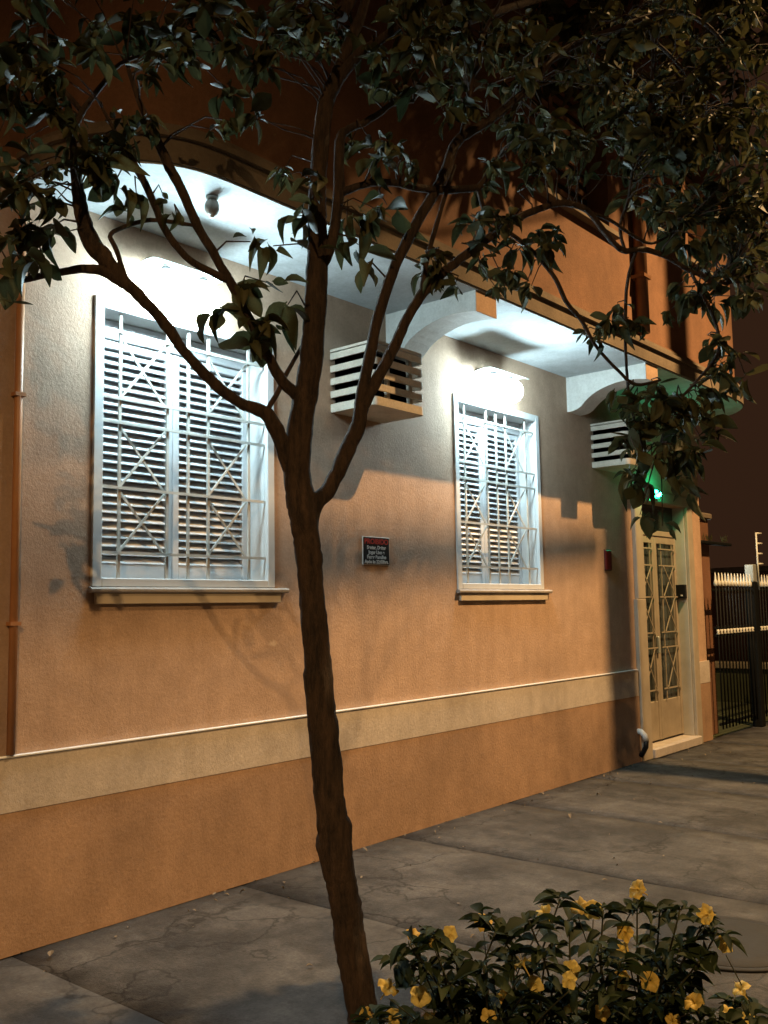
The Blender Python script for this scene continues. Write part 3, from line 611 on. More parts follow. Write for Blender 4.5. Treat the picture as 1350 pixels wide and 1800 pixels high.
# ================================================================ STREET TREE
BR = [
('trunk',[(2.777,-1.799,-0.116,0.0657),(2.758,-1.777,0.026,0.0596),(2.73,-1.744,0.268,0.0579),(2.721,-1.732,0.417,0.0581),(2.702,-1.71,0.563,0.0583),(2.694,-1.7,0.689,0.0618),(2.682,-1.687,0.837,0.0588),(2.663,-1.664,1.144,0.0571),(2.654,-1.653,1.377,0.0531),(2.644,-1.641,1.598,0.0501),(2.633,-1.629,1.799,0.0514),(2.623,-1.616,1.934,0.0606),(2.608,-1.598,2.093,0.0541),(2.62,-1.613,2.299,0.0499),(2.637,-1.648,2.504,0.0478),(2.642,-1.671,2.711,0.0456),(2.643,-1.686,2.919,0.0435),(2.638,-1.696,3.08,0.039),(2.632,-1.705,3.243,0.0344),(2.638,-1.727,3.454,0.0345),(2.642,-1.748,3.593,0.0346),(2.666,-1.791,3.701,0.0277),(2.695,-1.842,3.854,0.0231),(2.719,-1.885,3.962,0.0196),(2.732,-1.932,4.144,0.015),(2.742,-1.974,4.351,0.0092)]),
('branch',[(2.661,-1.769,3.641,0.0231),(2.673,-1.831,3.715,0.0229),(2.691,-1.899,3.768,0.0205),(2.71,-1.968,3.791,0.0181),(2.738,-2.063,3.838,0.0157),(2.761,-2.152,3.899,0.0122),(2.786,-2.275,4.032,0.0077)]),
('branch',[(2.656,-1.702,2.918,0.0229),(2.692,-1.73,3.052,0.023),(2.723,-1.735,3.24,0.0233),(2.743,-1.728,3.47,0.02),(2.774,-1.748,3.529,0.0165),(2.827,-1.781,3.565,0.0143),(2.896,-1.816,3.623,0.0132),(2.948,-1.847,3.676,0.0109),(3.029,-1.897,3.704,0.0073)]),
('branch',[(2.593,-1.581,2.093,0.0338),(2.554,-1.565,2.216,0.0315),(2.496,-1.543,2.318,0.0291),(2.421,-1.501,2.35,0.0233),(2.327,-1.452,2.415,0.022),(2.22,-1.403,2.527,0.0207),(2.145,-1.36,2.642,0.0217),(2.065,-1.327,2.73,0.0226),(1.992,-1.287,2.794,0.0235),(1.912,-1.239,2.827,0.018),(1.821,-1.178,2.807,0.0137),(1.719,-1.119,2.768,0.0114),(1.638,-1.069,2.738,0.0103),(1.54,-1.014,2.726,0.0071)]),
('branch',[(2.014,-1.298,2.78,0.0257),(1.958,-1.262,2.858,0.032),(1.905,-1.23,2.932,0.034),(1.873,-1.224,3.013,0.0297),(1.85,-1.228,3.114,0.0232),(1.833,-1.223,3.209,0.0158),(1.82,-1.223,3.303,0.0148),(1.746,-1.181,3.388,0.0126),(1.69,-1.146,3.423,0.0115),(1.607,-1.095,3.438,0.0093),(1.508,-1.039,3.452,0.0062)]),
('branch',[(1.816,-1.218,3.304,0.0127),(1.86,-1.239,3.429,0.0117),(1.925,-1.286,3.559,0.0097),(1.971,-1.309,3.634,0.0076),(2.064,-1.388,3.694,0.0055)]),
('branch',[(1.854,-1.232,3.425,0.0107),(1.778,-1.188,3.526,0.0095),(1.743,-1.178,3.588,0.0085),(1.732,-1.181,3.694,0.0074),(1.714,-1.19,3.815,0.0053)]),
('branch',[(2.628,-1.623,2.379,0.0273),(2.547,-1.588,2.447,0.0225),(2.479,-1.57,2.546,0.0201),(2.42,-1.562,2.638,0.0188),(2.34,-1.545,2.77,0.0176),(2.247,-1.512,2.923,0.0174),(2.199,-1.486,3.012,0.0184),(2.142,-1.465,3.135,0.0183),(2.086,-1.445,3.243,0.0182),(2.031,-1.427,3.354,0.016),(1.995,-1.415,3.426,0.0117),(1.937,-1.408,3.56,0.0074)]),
('branch',[(2.306,-1.535,2.816,0.0153),(2.196,-1.467,2.871,0.0141),(2.144,-1.437,2.924,0.014),(2.097,-1.411,3.002,0.014),(2.041,-1.391,3.132,0.0139),(1.985,-1.372,3.23,0.0128),(1.946,-1.356,3.294,0.0095),(1.882,-1.328,3.412,0.0063)]),
('branch',[(2.493,-1.54,2.319,0.0112),(2.527,-1.565,2.395,0.0101),(2.564,-1.593,2.489,0.009),(2.623,-1.631,2.621,0.0068)]),
('branch',[(2.203,-1.491,3.01,0.0065),(2.121,-1.425,3.021,0.0086),(2.066,-1.375,3.025,0.0086),(2.015,-1.33,3.006,0.0086),(1.952,-1.287,2.96,0.0085),(1.972,-1.295,2.902,0.0096),(2.012,-1.311,2.776,0.0096)]),
('branch',[(2.632,-1.627,1.844,0.0381),(2.657,-1.642,1.957,0.0349),(2.713,-1.677,2.038,0.0329),(2.784,-1.714,2.191,0.0322),(2.83,-1.737,2.322,0.0313),(2.847,-1.742,2.431,0.0268),(2.882,-1.753,2.59,0.0247),(2.934,-1.768,2.793,0.0238),(3.009,-1.795,2.996,0.0242),(3.094,-1.834,3.181,0.0233),(3.199,-1.88,3.374,0.0225),(3.252,-1.897,3.473,0.0239),(3.318,-1.913,3.625,0.0217),(3.447,-1.973,3.74,0.0208),(3.593,-2.038,3.881,0.0199),(3.697,-2.083,3.992,0.0188),(3.808,-2.122,4.143,0.0177),(3.957,-2.19,4.274,0.0167),(4.192,-2.313,4.425,0.0142),(4.435,-2.446,4.566,0.0131),(4.563,-2.52,4.581,0.0118),(4.688,-2.591,4.53,0.0104),(4.827,-2.678,4.375,0.0075)]),
('branch',[(2.833,-1.741,2.353,0.0278),(2.896,-1.769,2.477,0.0258),(2.974,-1.799,2.624,0.0238),(3.037,-1.828,2.766,0.0216),(3.117,-1.861,2.893,0.0219),(3.263,-1.925,3.047,0.0199),(3.395,-1.989,3.164,0.019),(3.53,-2.056,3.279,0.018),(3.659,-2.115,3.362,0.0157),(3.778,-2.18,3.411,0.0146),(3.906,-2.237,3.4,0.0148),(4.002,-2.275,3.31,0.0135),(4.103,-2.316,3.241,0.015),(4.212,-2.368,3.264,0.0138),(4.355,-2.429,3.248,0.0126),(4.484,-2.489,3.198,0.0114),(4.695,-2.599,3.156,0.0087)]),
('branch',[(3.321,-1.917,3.63,0.0115),(3.337,-1.936,3.691,0.0115),(3.363,-1.951,3.836,0.0103),(3.397,-1.976,3.994,0.0104),(3.43,-1.999,4.156,0.0091),(3.492,-2.057,4.319,0.0079),(3.564,-2.111,4.508,0.0053)]),
('branch',[(3.101,-1.858,2.879,0.0109),(3.13,-1.877,3.051,0.011),(3.183,-1.908,3.252,0.0099),(3.221,-1.923,3.368,0.0087),(3.262,-1.94,3.489,0.0063)]),
('branch',[(2.731,-1.744,3.245,0.0174),(2.867,-1.781,3.319,0.0155),(2.998,-1.828,3.349,0.0157),(3.159,-1.879,3.36,0.0161),(3.372,-1.961,3.413,0.0165),(3.427,-1.981,3.468,0.0116),(3.512,-2.019,3.608,0.0078)]),
('branch',[(3.392,-1.97,3.43,0.0102),(3.448,-1.974,3.304,0.0103),(3.53,-2.025,3.248,0.0103),(3.669,-2.081,3.168,0.0105),(3.785,-2.125,3.061,0.0106),(3.846,-2.135,2.975,0.0107),(3.941,-2.171,2.882,0.0094),(4.017,-2.198,2.773,0.0081),(4.137,-2.248,2.668,0.0082),(4.237,-2.289,2.611,0.0083),(4.362,-2.36,2.643,0.0056)]),
('branch',[(4.356,-2.399,4.517,0.0101),(4.383,-2.4,4.419,0.0102),(4.479,-2.452,4.34,0.0088),(4.571,-2.499,4.254,0.0073),(4.681,-2.537,4.084,0.0059)]),
('branch',[(4.185,-2.351,3.261,0.0083),(4.169,-2.301,3.107,0.0083),(4.183,-2.271,2.869,0.0083),(4.21,-2.257,2.713,0.0069),(4.232,-2.252,2.577,0.0069),(4.281,-2.263,2.384,0.0056)]),
('branch',[(3.905,-2.237,3.394,0.008),(4.018,-2.293,3.374,0.0081),(4.15,-2.341,3.327,0.0083),(4.268,-2.388,3.304,0.007),(4.371,-2.448,3.364,0.0056)]),
('branch',[(4.13,-2.317,3.234,0.0082),(4.116,-2.3,3.363,0.0083),(4.165,-2.328,3.514,0.0083),(4.214,-2.355,3.755,0.0084),(4.289,-2.397,3.976,0.0099),(4.341,-2.412,4.263,0.0086),(4.359,-2.403,4.428,0.0087)]),
('branch',[(4.484,-2.489,3.198,0.0085),(4.592,-2.555,2.964,0.0085),(4.619,-2.556,2.794,0.0071),(4.527,-2.447,2.622,0.0071),(4.44,-2.375,2.505,0.0056),(4.399,-2.326,2.334,0.0042)]),
('branch',[(2.62,-1.86,3.9,0.028),(3.0,-1.9,4.7,0.024),(3.4,-1.95,5.6,0.018),(3.6,-2.0,6.6,0.008)]),
('branch',[(2.75,-1.88,4.3,0.022),(3.6,-2.0,5.2,0.02),(4.8,-2.05,6.0,0.015),(5.9,-2.0,6.6,0.007)]),
('branch',[(3.55,-1.85,4.35,0.02),(4.9,-2.0,5.2,0.018),(6.4,-2.1,5.9,0.013),(7.9,-2.0,6.4,0.006)])]
CL = [[1.716,-1.122,3.878],[1.513,-1.102,3.606],[1.427,-1.256,3.513],[1.626,-1.45,3.715],[1.634,-1.434,3.396],[1.738,-0.918,3.746],[1.947,-1.144,3.864],[1.561,-1.352,3.694],[1.591,-1.338,3.42],[1.782,-1.416,3.554],[1.675,-1.532,3.706],[1.599,-1.157,3.558],[1.662,-1.212,3.608],[1.719,-1.088,3.587],[1.643,-1.133,3.637],[1.91,-1.634,3.482],[1.638,-1.417,3.435],[1.811,-1.221,3.935],[2.026,-1.315,3.741],[1.699,-1.146,3.601],[1.911,-1.207,3.79],[2.062,-1.522,3.718],[1.574,-0.957,3.619],[1.7,-1.09,3.772],[1.44,-1.169,3.576],[1.842,-1.584,3.739],[1.606,-1.434,3.365],[1.849,-1.1,3.76],[1.879,-1.604,3.421],[2.201,-1.343,3.841],[1.958,-1.459,3.729],[2.071,-1.575,3.582],[2.201,-1.301,3.764],[2.234,-1.547,3.7],[2.302,-1.453,3.982],[2.313,-1.53,3.583],[2.0,-1.589,3.623],[2.072,-1.697,3.751],[1.994,-1.436,3.787],[2.179,-1.323,3.991],[2.113,-1.631,3.765],[1.99,-1.565,3.643],[2.021,-1.624,3.583],[1.94,-1.418,3.691],[2.126,-1.788,3.696],[1.679,-1.492,3.198],[1.659,-1.232,3.441],[1.664,-1.338,3.329],[1.57,-1.124,3.21],[1.654,-1.415,3.275],[1.802,-1.221,3.253],[1.707,-1.295,3.374],[1.512,-1.368,3.324],[1.627,-1.092,3.407],[1.854,-1.209,3.395],[1.555,-1.295,3.312],[1.593,-1.094,3.409],[1.702,-1.114,3.301],[1.622,-0.951,3.325],[1.698,-1.346,2.997],[1.558,-1.26,2.97],[1.708,-1.103,3.147],[1.62,-1.444,3.051],[1.767,-1.238,3.176],[1.554,-1.363,2.982],[1.756,-1.168,3.117],[1.695,-1.154,3.03],[1.556,-1.278,3.067],[1.556,-1.297,2.997],[1.705,-1.12,3.196],[1.616,-1.191,2.877],[1.768,-1.19,2.93],[1.629,-1.24,2.853],[1.493,-1.263,2.823],[1.611,-1.108,2.895],[1.637,-1.251,2.892],[1.563,-1.388,2.746],[1.817,-1.351,3.206],[1.886,-1.343,3.198],[1.87,-1.362,3.131],[1.853,-1.32,3.194],[1.962,-1.443,3.31],[1.946,-1.372,3.26],[1.936,-1.284,3.34],[1.938,-1.542,3.308],[1.885,-1.443,3.331],[1.885,-1.274,3.309],[2.357,-1.833,3.683],[2.463,-1.433,3.965],[2.485,-1.805,3.928],[2.296,-1.728,3.807],[2.174,-1.693,3.635],[2.262,-1.797,3.725],[2.309,-1.547,3.794],[2.1,-1.592,3.794],[2.378,-1.866,3.809],[2.427,-1.496,3.767],[2.386,-1.386,4.073],[2.287,-1.783,3.657],[2.179,-1.447,3.752],[2.309,-1.813,3.622],[2.469,-1.844,3.802],[2.329,-1.722,3.626],[2.159,-1.539,3.759],[2.366,-1.461,3.972],[2.205,-1.631,3.75],[2.377,-1.827,3.731],[2.256,-1.735,3.585],[2.497,-1.78,3.85],[2.506,-1.784,3.867],[2.365,-1.492,3.769],[2.37,-1.62,3.458],[2.25,-1.521,3.405],[2.355,-1.651,3.455],[2.271,-1.591,3.422],[2.574,-1.576,3.342],[2.486,-1.806,3.201],[2.47,-1.666,3.249],[2.361,-1.769,3.765],[2.459,-1.702,3.946],[2.508,-1.673,3.947],[2.579,-1.723,3.827],[2.566,-1.833,3.743],[2.481,-1.614,3.834],[2.686,-1.815,3.87],[2.621,-1.836,3.955],[2.604,-1.685,3.833],[2.705,-1.764,3.913],[2.84,-2.16,3.737],[2.959,-1.832,4.153],[2.952,-1.986,3.885],[2.748,-2.228,3.735],[2.993,-2.13,3.8],[2.721,-2.147,3.699],[2.798,-2.232,3.839],[2.678,-1.988,3.721],[2.87,-2.004,3.929],[2.996,-2.045,3.83],[2.795,-2.171,3.925],[2.711,-1.951,3.747],[2.734,-2.166,3.919],[2.866,-1.832,3.893],[2.955,-2.075,3.973],[2.717,-2.102,3.782],[3.23,-2.043,4.158],[3.047,-1.834,3.92],[2.749,-2.068,3.881],[2.923,-2.031,4.031],[3.242,-1.955,3.803],[3.207,-1.907,3.876],[2.851,-2.039,3.715],[2.946,-1.967,3.686],[2.838,-1.83,3.718],[2.968,-2.106,3.553],[3.282,-1.994,3.754],[2.909,-1.867,3.728],[2.895,-1.924,3.687],[3.264,-1.951,3.87],[2.933,-1.822,3.781],[2.893,-1.647,3.54],[2.977,-1.898,3.405],[2.768,-1.92,3.338],[2.972,-1.835,3.491],[2.789,-1.946,3.413],[2.809,-1.853,3.443],[2.782,-1.82,3.13],[2.789,-1.891,3.144],[3.479,-1.773,4.36],[3.602,-1.92,4.351],[3.443,-2.325,3.992],[3.268,-2.041,4.191],[3.504,-1.817,4.178],[3.48,-2.156,4.098],[3.37,-2.084,4.092],[3.466,-1.711,4.348],[3.351,-1.836,4.131],[3.458,-2.241,4.14],[3.319,-1.941,4.119],[3.606,-2.171,4.123],[3.201,-2.027,4.155],[3.622,-1.916,4.138],[3.62,-2.05,4.098],[3.219,-2.138,3.922],[3.713,-2.041,4.346],[3.322,-2.19,4.056],[3.423,-1.868,4.088],[3.389,-2.069,4.015],[3.13,-2.054,3.893],[3.55,-1.817,4.253],[3.762,-2.214,3.711],[3.859,-1.877,4.225],[3.547,-2.381,3.854],[3.678,-2.166,3.804],[3.845,-1.894,3.976],[3.755,-2.013,4.03],[3.723,-1.922,3.845],[3.979,-2.011,4.249],[3.505,-2.136,3.671],[3.504,-2.076,3.723],[3.728,-2.442,3.814],[3.699,-1.963,4.027],[3.934,-1.953,4.248],[3.751,-1.808,4.123],[4.147,-2.185,3.955],[3.722,-2.436,3.898],[3.474,-1.963,3.801],[3.501,-2.19,3.897],[3.462,-2.186,3.569],[3.831,-1.973,3.856],[3.687,-2.128,4.154],[3.507,-2.174,3.608],[3.419,-2.221,3.569],[3.824,-2.017,3.843],[3.83,-1.901,3.922],[3.901,-1.93,4.209],[3.889,-2.14,4.125],[3.394,-2.216,3.867],[3.892,-2.221,3.741],[3.854,-1.875,4.095],[3.494,-2.183,3.492],[3.635,-1.93,3.601],[3.525,-1.917,3.494],[3.594,-2.08,3.473],[3.425,-2.033,3.531],[3.629,-2.152,3.507],[4.063,-2.098,3.81],[3.585,-2.217,3.658],[3.804,-2.204,3.564],[3.806,-2.072,3.695],[4.036,-2.17,3.647],[4.035,-2.174,3.837],[3.713,-2.154,3.59],[3.785,-2.337,3.661],[3.928,-2.012,3.842],[3.806,-2.247,3.663],[3.847,-2.422,3.567],[5.065,-2.663,4.341],[4.362,-2.07,4.436],[4.511,-2.031,4.797],[4.321,-2.644,3.793],[4.43,-2.93,4.135],[4.197,-2.152,4.217],[3.881,-2.445,4.149],[4.262,-2.257,4.512],[4.062,-2.841,4.199],[3.986,-2.508,3.916],[4.512,-2.281,4.673],[4.078,-2.734,4.369],[4.431,-2.402,4.262],[4.334,-2.784,4.185],[4.075,-2.436,3.752],[4.365,-2.635,4.307],[4.494,-2.353,4.637],[4.986,-2.808,4.466],[4.275,-2.466,3.879],[4.787,-2.447,4.317],[3.978,-2.24,4.064],[4.208,-2.635,4.413],[4.043,-2.683,3.675],[4.785,-2.364,4.191],[4.55,-2.119,4.838],[4.307,-3.073,3.992],[5.086,-2.809,4.546],[4.159,-2.748,3.779],[4.516,-2.831,4.413],[4.332,-2.922,3.782],[4.199,-2.297,4.335],[4.092,-2.548,4.413],[4.118,-2.866,3.662],[4.012,-2.744,3.774],[4.573,-2.588,4.252],[4.319,-2.349,4.351],[4.282,-2.495,4.065],[4.46,-2.466,4.73],[4.621,-2.454,4.62],[4.295,-2.883,4.085],[4.05,-2.663,4.352],[4.297,-2.519,4.558],[4.53,-2.523,4.723],[4.306,-2.061,4.174],[4.412,-2.569,4.628],[3.971,-2.559,3.671],[4.265,-2.827,3.801],[5.176,-2.843,4.474],[4.285,-2.066,4.517],[3.911,-2.478,3.785],[4.119,-2.634,3.727],[4.06,-2.409,4.132],[4.204,-2.79,3.725],[4.636,-2.797,4.584],[4.83,-2.549,4.562],[4.768,-2.462,4.36],[4.755,-2.565,4.487],[4.686,-2.529,4.502],[4.569,-2.42,4.664],[4.616,-2.14,4.364],[4.277,-2.675,3.988],[4.072,-2.266,4.1],[4.059,-2.669,3.71],[3.78,-2.492,3.855],[3.875,-2.322,4.208],[4.18,-2.712,3.994],[4.148,-2.771,4.05],[4.732,-2.56,4.037],[3.895,-2.643,4.155],[4.355,-2.716,4.093],[4.893,-2.534,4.518],[4.938,-2.635,4.684],[3.977,-2.19,4.161],[4.093,-2.695,3.678],[4.172,-2.279,4.145],[4.186,-2.761,3.795],[3.865,-2.556,4.149],[4.865,-2.81,4.08],[4.791,-2.685,4.388],[4.012,-2.651,4.24],[4.429,-2.322,4.112],[4.413,-2.902,3.919],[4.687,-2.497,4.445],[4.538,-2.525,4.52],[4.427,-2.252,4.613],[4.104,-2.448,3.82],[4.497,-2.378,3.449],[5.003,-2.6,3.736],[4.672,-2.513,3.517],[4.92,-2.777,3.831],[4.399,-2.716,3.755],[4.931,-2.588,4.188],[4.159,-2.631,3.81],[4.395,-2.254,3.617],[4.349,-2.815,3.4],[4.838,-2.579,3.925],[4.093,-2.462,3.799],[4.961,-2.717,3.71],[4.351,-2.781,3.728],[4.139,-2.416,3.436],[4.134,-2.61,3.609],[4.58,-2.384,3.958],[4.813,-2.391,4.014],[4.636,-2.556,3.484],[4.265,-2.314,3.764],[4.861,-2.728,3.896],[4.843,-2.537,4.059],[4.715,-2.259,3.666],[4.285,-2.278,3.725],[4.726,-2.797,3.945],[4.304,-2.551,3.396],[4.596,-2.947,3.767],[4.388,-2.814,3.581],[4.851,-2.627,4.138],[4.75,-2.681,3.533],[4.411,-2.532,3.753],[4.678,-2.298,4.041],[4.833,-2.501,3.937],[4.437,-2.415,3.757],[4.796,-2.716,3.563],[4.244,-2.594,3.724],[4.918,-2.756,3.661],[4.566,-2.305,3.857],[4.586,-2.666,3.981],[4.55,-2.917,3.793],[4.682,-2.366,3.67],[4.21,-2.454,3.884],[4.232,-2.574,3.587],[4.801,-2.364,4.126],[5.029,-2.648,4.186],[4.67,-2.199,3.974],[4.666,-2.791,3.513],[4.126,-2.507,3.489],[4.087,-2.54,3.64],[4.632,-2.469,3.554],[4.531,-2.6,3.602],[4.299,-2.388,3.61],[4.629,-2.752,3.384],[4.538,-2.653,3.501],[4.665,-2.306,3.667],[4.958,-2.683,3.667],[4.62,-2.716,3.589],[4.18,-2.58,3.491],[4.657,-2.478,3.566],[4.582,-2.704,3.872],[4.469,-2.585,3.593],[4.417,-2.769,3.299],[4.557,-2.711,3.468],[4.219,-2.692,3.23],[4.791,-2.563,4.074],[4.504,-2.961,3.56],[4.753,-2.587,3.752],[4.794,-2.514,3.712],[4.889,-2.498,3.934],[4.325,-2.433,3.545],[5.064,-2.666,4.177],[4.336,-2.574,3.965],[4.461,-2.565,4.052],[4.409,-2.576,3.519],[4.604,-2.384,4.013],[4.59,-2.935,3.593],[4.517,-2.856,3.69],[4.56,-2.258,3.605],[4.678,-2.666,3.755],[4.696,-2.41,3.712],[4.582,-2.844,3.663],[4.832,-2.554,4.122],[4.312,-2.553,3.384],[4.447,-2.541,3.874],[4.502,-2.803,3.783],[4.404,-2.487,3.707],[4.532,-2.71,3.548],[4.578,-2.872,3.089],[4.475,-2.868,3.151],[4.473,-2.785,3.399],[4.681,-2.404,3.587],[4.842,-2.475,3.671],[5.017,-2.694,3.652],[4.791,-2.634,3.205],[5.01,-2.735,3.233],[4.549,-2.475,3.236],[4.984,-2.664,3.473],[4.516,-2.713,3.425],[4.252,-2.563,3.25],[4.642,-2.622,3.567],[4.87,-2.547,3.405],[4.738,-2.574,3.345],[4.737,-2.802,3.4],[4.413,-2.781,3.154],[4.954,-2.583,3.325],[4.898,-2.547,3.449],[4.926,-2.614,3.534],[4.616,-2.559,3.369],[4.724,-2.771,3.507],[4.818,-2.518,3.388],[4.507,-2.544,3.124],[4.662,-2.632,3.49],[5.017,-2.787,3.309],[4.47,-2.597,3.412],[4.856,-2.603,3.324],[4.519,-2.887,3.209],[4.867,-2.612,3.31],[4.882,-2.79,3.298],[4.756,-2.659,3.243],[4.832,-2.684,3.567],[4.389,-2.685,3.098],[4.845,-2.71,3.117],[4.766,-2.494,3.206],[4.561,-2.702,3.446],[4.584,-2.609,3.443],[4.424,-2.77,2.986],[4.456,-2.748,3.53],[5.031,-2.686,3.39],[4.574,-2.638,3.62],[4.971,-2.557,3.169],[4.403,-2.701,3.304],[4.501,-2.77,3.434],[5.02,-2.628,3.704],[4.888,-2.688,3.564],[4.974,-2.677,3.287],[4.831,-2.718,3.638],[5.001,-2.638,3.47],[3.99,-2.333,3.726],[4.124,-2.574,3.823],[4.139,-2.298,3.881],[4.424,-2.358,4.221],[4.226,-2.253,3.891],[4.323,-2.246,4.081],[4.031,-2.463,3.929],[4.381,-2.455,4.057],[4.218,-2.4,4.023],[4.44,-2.464,4.053],[4.389,-2.309,3.791],[4.174,-2.225,4.007],[4.094,-2.552,3.607],[4.502,-2.396,3.852],[4.41,-2.3,4.162],[4.517,-2.378,3.937],[4.193,-2.273,4.188],[4.443,-2.417,4.174],[4.232,-2.387,3.828],[4.233,-2.168,4.149],[4.115,-2.542,3.845],[4.185,-2.513,3.716],[4.418,-2.283,3.809],[4.265,-2.33,3.974],[3.965,-2.291,4.021],[4.317,-2.411,4.03],[4.016,-2.376,3.835],[4.24,-2.267,4.199],[4.366,-2.444,4.155],[4.185,-2.522,3.398],[4.532,-2.509,3.526],[4.366,-2.422,3.39],[4.199,-2.489,3.533],[4.55,-2.296,3.567],[4.63,-2.36,3.422],[4.325,-2.395,3.451],[4.472,-2.381,3.515],[4.669,-2.713,3.08],[4.806,-2.52,3.291],[4.756,-2.498,3.093],[4.739,-2.639,3.105],[4.729,-2.445,3.136],[4.699,-2.625,3.201],[3.458,-2.095,3.275],[3.407,-1.937,3.3],[3.276,-1.992,3.212],[3.35,-2.146,3.202],[3.598,-1.886,3.383],[3.516,-2.084,3.151],[3.42,-1.954,3.104],[3.396,-2.085,3.248],[3.168,-1.849,3.012],[3.1,-1.955,3.031],[3.143,-1.922,2.961],[3.127,-1.91,3.033],[3.539,-2.139,2.963],[3.503,-2.074,3.043],[3.657,-1.915,3.109],[3.62,-1.916,3.114],[3.46,-2.007,2.963],[3.575,-2.214,3.151],[3.624,-2.136,3.222],[3.701,-2.163,3.23],[4.038,-2.125,2.87],[3.965,-2.252,2.825],[4.114,-2.222,2.925],[4.176,-2.242,2.995],[4.23,-2.32,2.9],[4.529,-2.454,3.074],[4.506,-2.361,3.022],[4.548,-2.39,3.155],[4.63,-2.631,2.606],[4.622,-2.574,2.623],[4.691,-2.551,2.753],[4.624,-2.54,2.706],[4.421,-2.307,2.636],[4.395,-2.43,2.456],[4.477,-2.36,2.581],[4.479,-2.454,2.542],[4.256,-2.381,2.51],[4.189,-2.298,2.455],[4.191,-2.237,2.489],[4.274,-2.187,2.353],[4.294,-2.394,2.301],[4.37,-2.506,2.293],[4.285,-2.23,2.377],[4.307,-2.293,2.471],[4.373,-2.194,2.366],[4.339,-2.198,2.202],[4.387,-2.181,2.162],[4.579,-2.435,2.541],[4.624,-2.455,2.552],[4.529,-2.56,2.538],[4.598,-2.412,2.543],[4.493,-2.576,2.38],[4.615,-2.447,2.38],[4.677,-2.516,2.892],[4.525,-2.598,2.817],[4.521,-2.616,2.819]]
KEY = [(2.299,-1.543,2.693,6,0.15),(2.369,-1.594,2.665,7,0.16),(2.41,-1.596,2.583,6,0.16),(2.509,-1.636,2.722,5,0.15),(2.334,-1.584,2.793,5,0.14),(2.446,-1.639,2.809,4,0.13),(2.431,-1.622,2.639,4,0.14),(2.356,-1.61,2.962,4,0.11),(2.447,-1.64,2.964,5,0.12),(2.547,-1.682,3.104,5,0.15),(2.575,-1.715,2.963,3,0.12),(2.811,-1.762,3.042,5,0.14),(2.825,-1.779,2.957,3,0.12),(2.745,-1.761,3.131,4,0.15),(2.927,-1.822,3.233,4,0.15),(1.929,-1.337,3.129,5,0.15),(2.001,-1.376,3.097,4,0.14),(1.89,-1.321,3.197,4,0.14),(1.979,-1.319,3.052,3,0.1),(2.101,-1.416,3.107,5,0.07),(2.135,-1.441,3.054,4,0.07),(1.661,-1.252,3.032,5,0.14),(1.728,-1.254,2.927,5,0.14),(1.626,-1.21,2.763,4,0.14),(1.726,-1.205,2.791,3,0.12),(1.602,-1.182,2.62,3,0.13),(2.577,-1.716,3.161,4,0.15),(3.182,-1.892,3.013,5,0.1),(3.321,-1.978,3.132,5,0.12),(3.429,-2.029,3.229,5,0.12),(3.484,-2.016,3.037,5,0.11),(3.6,-2.077,3.0,4,0.1),(3.253,-1.929,2.946,4,0.09),(4.021,-2.188,2.801,6,0.1),(4.184,-2.304,2.883,5,0.13),(4.113,-2.266,2.903,4,0.12),(4.195,-2.239,2.573,5,0.13),(4.258,-2.282,2.548,6,0.14),(4.358,-2.355,2.552,6,0.14),(4.459,-2.428,2.557,6,0.15),(4.539,-2.492,2.473,5,0.17),(4.231,-2.282,2.417,5,0.13),(4.336,-2.329,2.425,6,0.14),(4.436,-2.401,2.415,6,0.15),(4.228,-2.278,2.292,4,0.13),(4.322,-2.313,2.271,6,0.15),(4.413,-2.374,2.259,6,0.15),(4.496,-2.441,2.275,5,0.15),(4.243,-2.265,2.161,4,0.13),(4.273,-2.27,2.13,4,0.13),(4.428,-2.392,2.16,4,0.13),(4.259,-2.269,1.977,3,0.12),(4.347,-2.342,1.921,3,0.12),(4.482,-2.424,2.106,4,0.14),(4.701,-2.606,2.801,6,0.17),(4.631,-2.555,2.695,5,0.17),(4.764,-2.635,2.69,4,0.16),(4.543,-2.497,2.588,4,0.15)]
tree = tag(empty('street_tree', (2.75, -1.80, 0)), 'slender forked street tree with dark bark and large drooping leaves', 'tree')
rnd = random.Random(5)
NODE = []
for n_, L in BR:
    P = catmull([np.array(q) for q in L], 9 if n_ == 'trunk' else 5)
    pts, rad = [], []
    for i, q in enumerate(P):
        w = .035 if n_ == 'trunk' else .10
        rr = max(q[3], .0022)
        pts.append(Vector(q[:3]) + Vector((rnd.uniform(-w, w), rnd.uniform(-w, w), rnd.uniform(-w, w))) * rr); rad.append(rr * rnd.uniform(.965, 1.035))
        NODE.append((q[:3], rr))
    ns = 26 if n_ == 'trunk' else 12
    tb = MB().tube(pts, rad, ns)
    for i in range(len(pts) * ns):                       # furrowed, lumpy bark
        q = Vector(tb.v[i]); c_ = pts[i // ns]; d_ = q - c_; rr = rad[i // ns]
        f1 = mnoise.noise(Vector((q.x * 45, q.y * 45, q.z * 9))); f2 = mnoise.noise(Vector((q.x * 13, q.y * 13, q.z * 7 + 5)))
        knot = .0
        for zk, ak, am in ((.66, 2.3, .20), (.72, 5.2, .15), (1.32, .6, .10), (1.9, 3.9, .12)):
            if n_ == 'trunk':
                dk = (q.z - zk) / .035; an = math.atan2(d_.y, d_.x); da = (an - ak + math.pi) % (2 * math.pi) - math.pi
                knot += am * math.exp(-dk * dk - da * da * 1.6)
        tb.v[i] = tuple(c_ + d_ * (1 + .075 * f1 + .09 * f2 + knot))
    o = obj(n_, tb, M['bark'], tree)
NP = np.array([q for q, _ in NODE])

